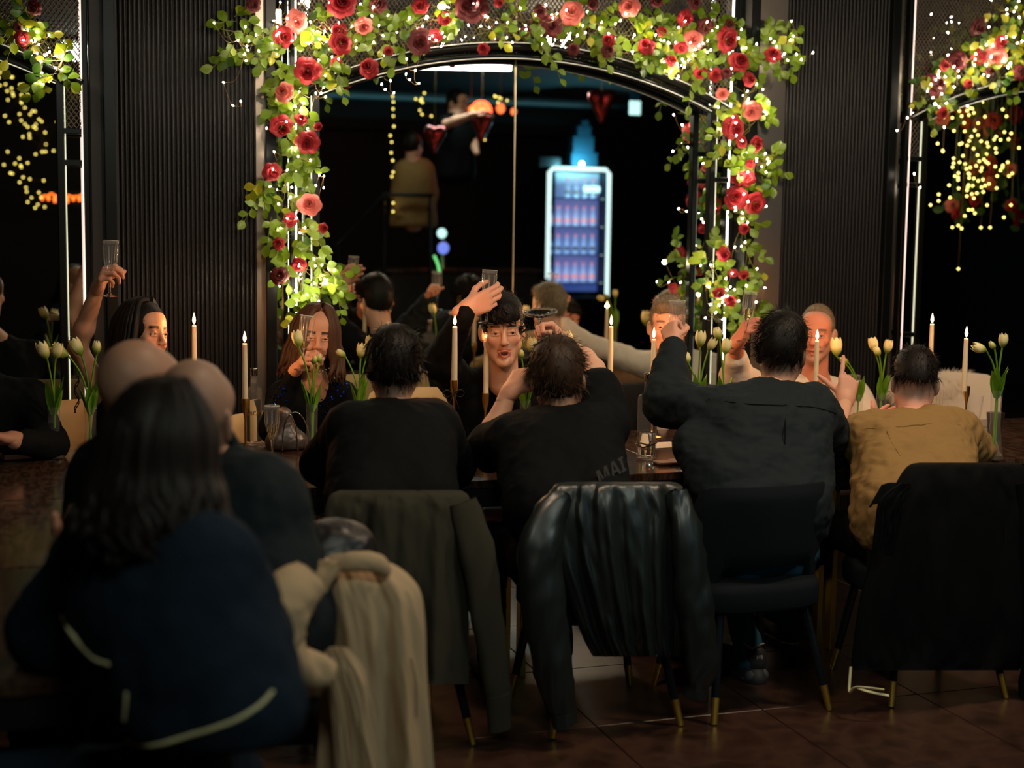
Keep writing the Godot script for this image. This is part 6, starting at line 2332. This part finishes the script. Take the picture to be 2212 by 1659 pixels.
func sleeve(path: Array, r: Array, flat: float, crumple: float) -> MB:
	var pts := []
	var rad := []
	for q in path:
		pts.append(P(q[0], q[1], q[2] + 0.04))
	pts = spline(pts, 6)
	for i in pts.size():
		var t := float(i) / (pts.size() - 1) * (r.size() - 1)
		var a := int(floor(t))
		rad.append(lerpf(r[a], r[mini(a + 1, r.size() - 1)], t - a))
	var m := MB.new()
	m.tube(pts, rad, 22, true, flat)
	ripple(m, crumple, Vector3(16, 9, 16))
	ripple(m, crumple * 0.4, Vector3(40, 22, 40))
	return m

func build_garments() -> void:
	# olive jacket
	var o := thing("jacket", "olive-green cotton jacket hung over the chair of the brown-haired man", "jacket", P(870, 1480, 2.66))
	obj("jacket_body", drape([[1060, 735, 998, 2.62], [1076, 712, 1014, 2.655], [1130, 698, 1016, 2.675], [1250, 688, 1014, 2.69], [1380, 680, 1012, 2.70], [1478, 676, 1012, 2.70]],
		[[2.5, 0.016, 0.6, 0.8], [5.2, 0.009, 2.0, -0.7], [9.0, 0.004, 1.0, 0.6]], 0.06).mesh(), M.cloth_olive, o)
	obj("sleeve", sleeve([[1000, 1085, 2.62], [1028, 1180, 2.645], [1052, 1330, 2.655], [1074, 1480, 2.655], [1080, 1572, 2.65]], [0.045, 0.062, 0.056, 0.048, 0.036], 0.42, 0.006).mesh(), M.cloth_olive, o)
	obj("cuff", sleeve([[1076, 1500, 2.657], [1080, 1577, 2.652]], [0.045, 0.040], 0.45, 0.001).mesh(), M.cloth_olive, o)
	var b := MB.new()
	b.ball(P(1072, 1556, 2.680), Vector3(0.0095, 0.0095, 0.004), 10)
	obj("button", b.mesh(), M.paper, o)
	# bomber jacket
	o = thing("jacket", "shiny dark green-black bomber jacket with gathered hem hung over a chair back", "jacket", P(1340, 1420, 2.66))
	obj("jacket_body", drape([[1042, 1228, 1452, 2.61], [1052, 1198, 1474, 2.645], [1110, 1186, 1488, 2.67], [1200, 1200, 1482, 2.69], [1310, 1236, 1474, 2.70], [1380, 1262, 1472, 2.695], [1418, 1282, 1470, 2.685]],
		[[2.7, 0.015, 0.3, 2.4], [5.3, 0.012, 1.2, -2.6], [9.0, 0.007, 0.2, 2.2], [15.0, 0.003, 0.2, -2.0]], 0.05, true, 0.16).mesh(), M.satin, o)
	obj("sleeve", sleeve([[1212, 1070, 2.62], [1170, 1170, 2.67], [1172, 1300, 2.69], [1196, 1440, 2.70], [1218, 1545, 2.69]], [0.04, 0.072, 0.075, 0.066, 0.042], 0.62, 0.013).mesh(), M.satin, o)
	obj("cuff", sleeve([[1216, 1535, 2.69], [1221, 1566, 2.69]], [0.046, 0.043], 0.6, 0.003).mesh(), M.satin, o)
	obj("sleeve", sleeve([[1462, 1062, 2.62], [1484, 1160, 2.665], [1500, 1300, 2.68], [1516, 1420, 2.68], [1508, 1490, 2.67]], [0.036, 0.058, 0.066, 0.062, 0.04], 0.62, 0.013).mesh(), M.satin, o)
	obj("cuff", sleeve([[1508, 1484, 2.67], [1500, 1508, 2.67]], [0.045, 0.042], 0.6, 0.003).mesh(), M.satin, o)
	# long black coat
	o = thing("coat", "long plain black coat with small white lettering hung over the chair at the right", "coat", P(2050, 1450, 2.70))
	obj("coat_body", drape([[1000, 1990, 2190, 2.64], [1010, 1962, 2216, 2.68], [1060, 1932, 2236, 2.70], [1150, 1902, 2244, 2.71], [1290, 1862, 2246, 2.72], [1400, 1846, 2236, 2.72], [1448, 1842, 2200, 2.72]],
		[[2.2, 0.012, 0.9, 0.6], [4.6, 0.007, 2.2, -0.5]], 0.05).mesh(), M.cloth_coat, o)
	obj("sleeve", sleeve([[2216, 1040, 2.66], [2236, 1200, 2.68], [2236, 1380, 2.69], [2222, 1500, 2.68]], [0.05, 0.062, 0.056, 0.045], 0.6, 0.007).mesh(), M.cloth_coat, o)
	obj("lapel", drape([[1045, 1948, 1972, 2.735], [1080, 1904, 1960, 2.745], [1140, 1893, 1945, 2.745], [1200, 1886, 1930, 2.74]], [[1.0, 0.003, 0, 0]], 0.0, false).mesh(), M.cloth_coat, o)
	lettering("OF ORDER", 0.0125, 0.001, M.print_pale, o, Transform3D(Basis.from_euler(Vector3(-0.05, 0.0, -0.08)), P(1908, 1150, 2.760) - o.position))
	b = MB.new()
	b.tube([P(2173, 1138, 2.735), P(2173, 1168, 2.735)], 0.0025, 6)
	obj("zip_pull", b.mesh(), M.chrome, o)
	b = MB.new()
	b.tube(spline([P(1838, 1440, 2.70), P(1835, 1494, 2.72), P(1850, 1484, 2.75), P(1910, 1490, 2.80)], 4), 0.006, 6, true, 0.5)
	b.tube(spline([P(1852, 1486, 2.75), P(1876, 1494, 2.78), P(1920, 1503, 2.80)], 4), 0.005, 6, true, 0.5)
	obj("drawcord", b.mesh(), M.cloth_cream, o)
	# beige coat in front
	o = thing("coat", "thick beige wool coat thrown over the nearest chair", "coat", P(800, 1640, 3.590))
	obj("coat_body", drape([[1206, 706, 806, 3.530], [1226, 672, 862, 3.570], [1270, 660, 905, 3.600], [1340, 676, 918, 3.615], [1450, 690, 922, 3.620], [1560, 690, 930, 3.620], [1660, 684, 938, 3.620], [1760, 680, 944, 3.620]],
		[[2.1, 0.020, 2.6, 0.9], [4.2, 0.011, 0.5, -0.8]], 0.05).mesh(), M.cloth_beige, o)
	obj("sleeve", sleeve([[668, 1256, 3.70], [616, 1296, 3.74], [590, 1370, 3.75], [616, 1432, 3.74], [694, 1464, 3.70]], [0.05, 0.066, 0.070, 0.062, 0.045], 0.85, 0.014).mesh(), M.cloth_beige, o)
	obj("lapel", drape([[1212, 690, 760, 3.615], [1260, 662, 716, 3.635], [1330, 652, 694, 3.645], [1410, 652, 700, 3.645]], [[1.2, 0.006, 0.4, 1.0]], 0.015, false).mesh(), M.cloth_beige, o)
	obj("front_fold", drape([[1400, 700, 752, 3.650], [1450, 700, 790, 3.665], [1550, 716, 812, 3.665], [1680, 724, 832, 3.665], [1760, 724, 836, 3.665]], [[1.6, 0.010, 0.3, 0.8]], 0.02, false).mesh(), M.cloth_beige, o)
	obj("collar", sleeve([[716, 1216, 3.580], [760, 1214, 3.605], [812, 1216, 3.600], [838, 1236, 3.580]], [0.018, 0.024, 0.024, 0.016], 0.7, 0.004).mesh(), M.cloth_beige, o)
	obj("pocket_edge", sleeve([[888, 1420, 3.630], [900, 1480, 3.635], [900, 1550, 3.635]], [0.004, 0.005, 0.004], 1.0, 0.0).mesh(), M.cloth_beige, o)
	# the dark cap on top of it
	var cp := P(722, 1186, 3.360)
	o = thing("cap", "dark rounded leather cap lying on top of the beige coat", "cap", cp)
	var S := Sdf.new()
	S.ell(cp, Vector3(0.108, 0.078, 0.09), Basis(), 0.03)
	S.ell(cp + Vector3(-0.03, -0.02, 0.05), Vector3(0.06, 0.03, 0.05), Basis(), 0.03)
	b = MB.new()
	S.net(0.007, b)
	ripple(b, 0.004, Vector3(14, 14, 14))
	obj("crown", b.mesh(), M.leather, o)
	b = MB.new()
	b.tube(spline([cp + Vector3(-0.088, 0.01, 0.03), cp + Vector3(-0.075, -0.02, 0.06), cp + Vector3(-0.05, -0.045, 0.075)], 5), 0.012, 8, true, 0.5)
	obj("strap", b.mesh(), M.velvet, o)
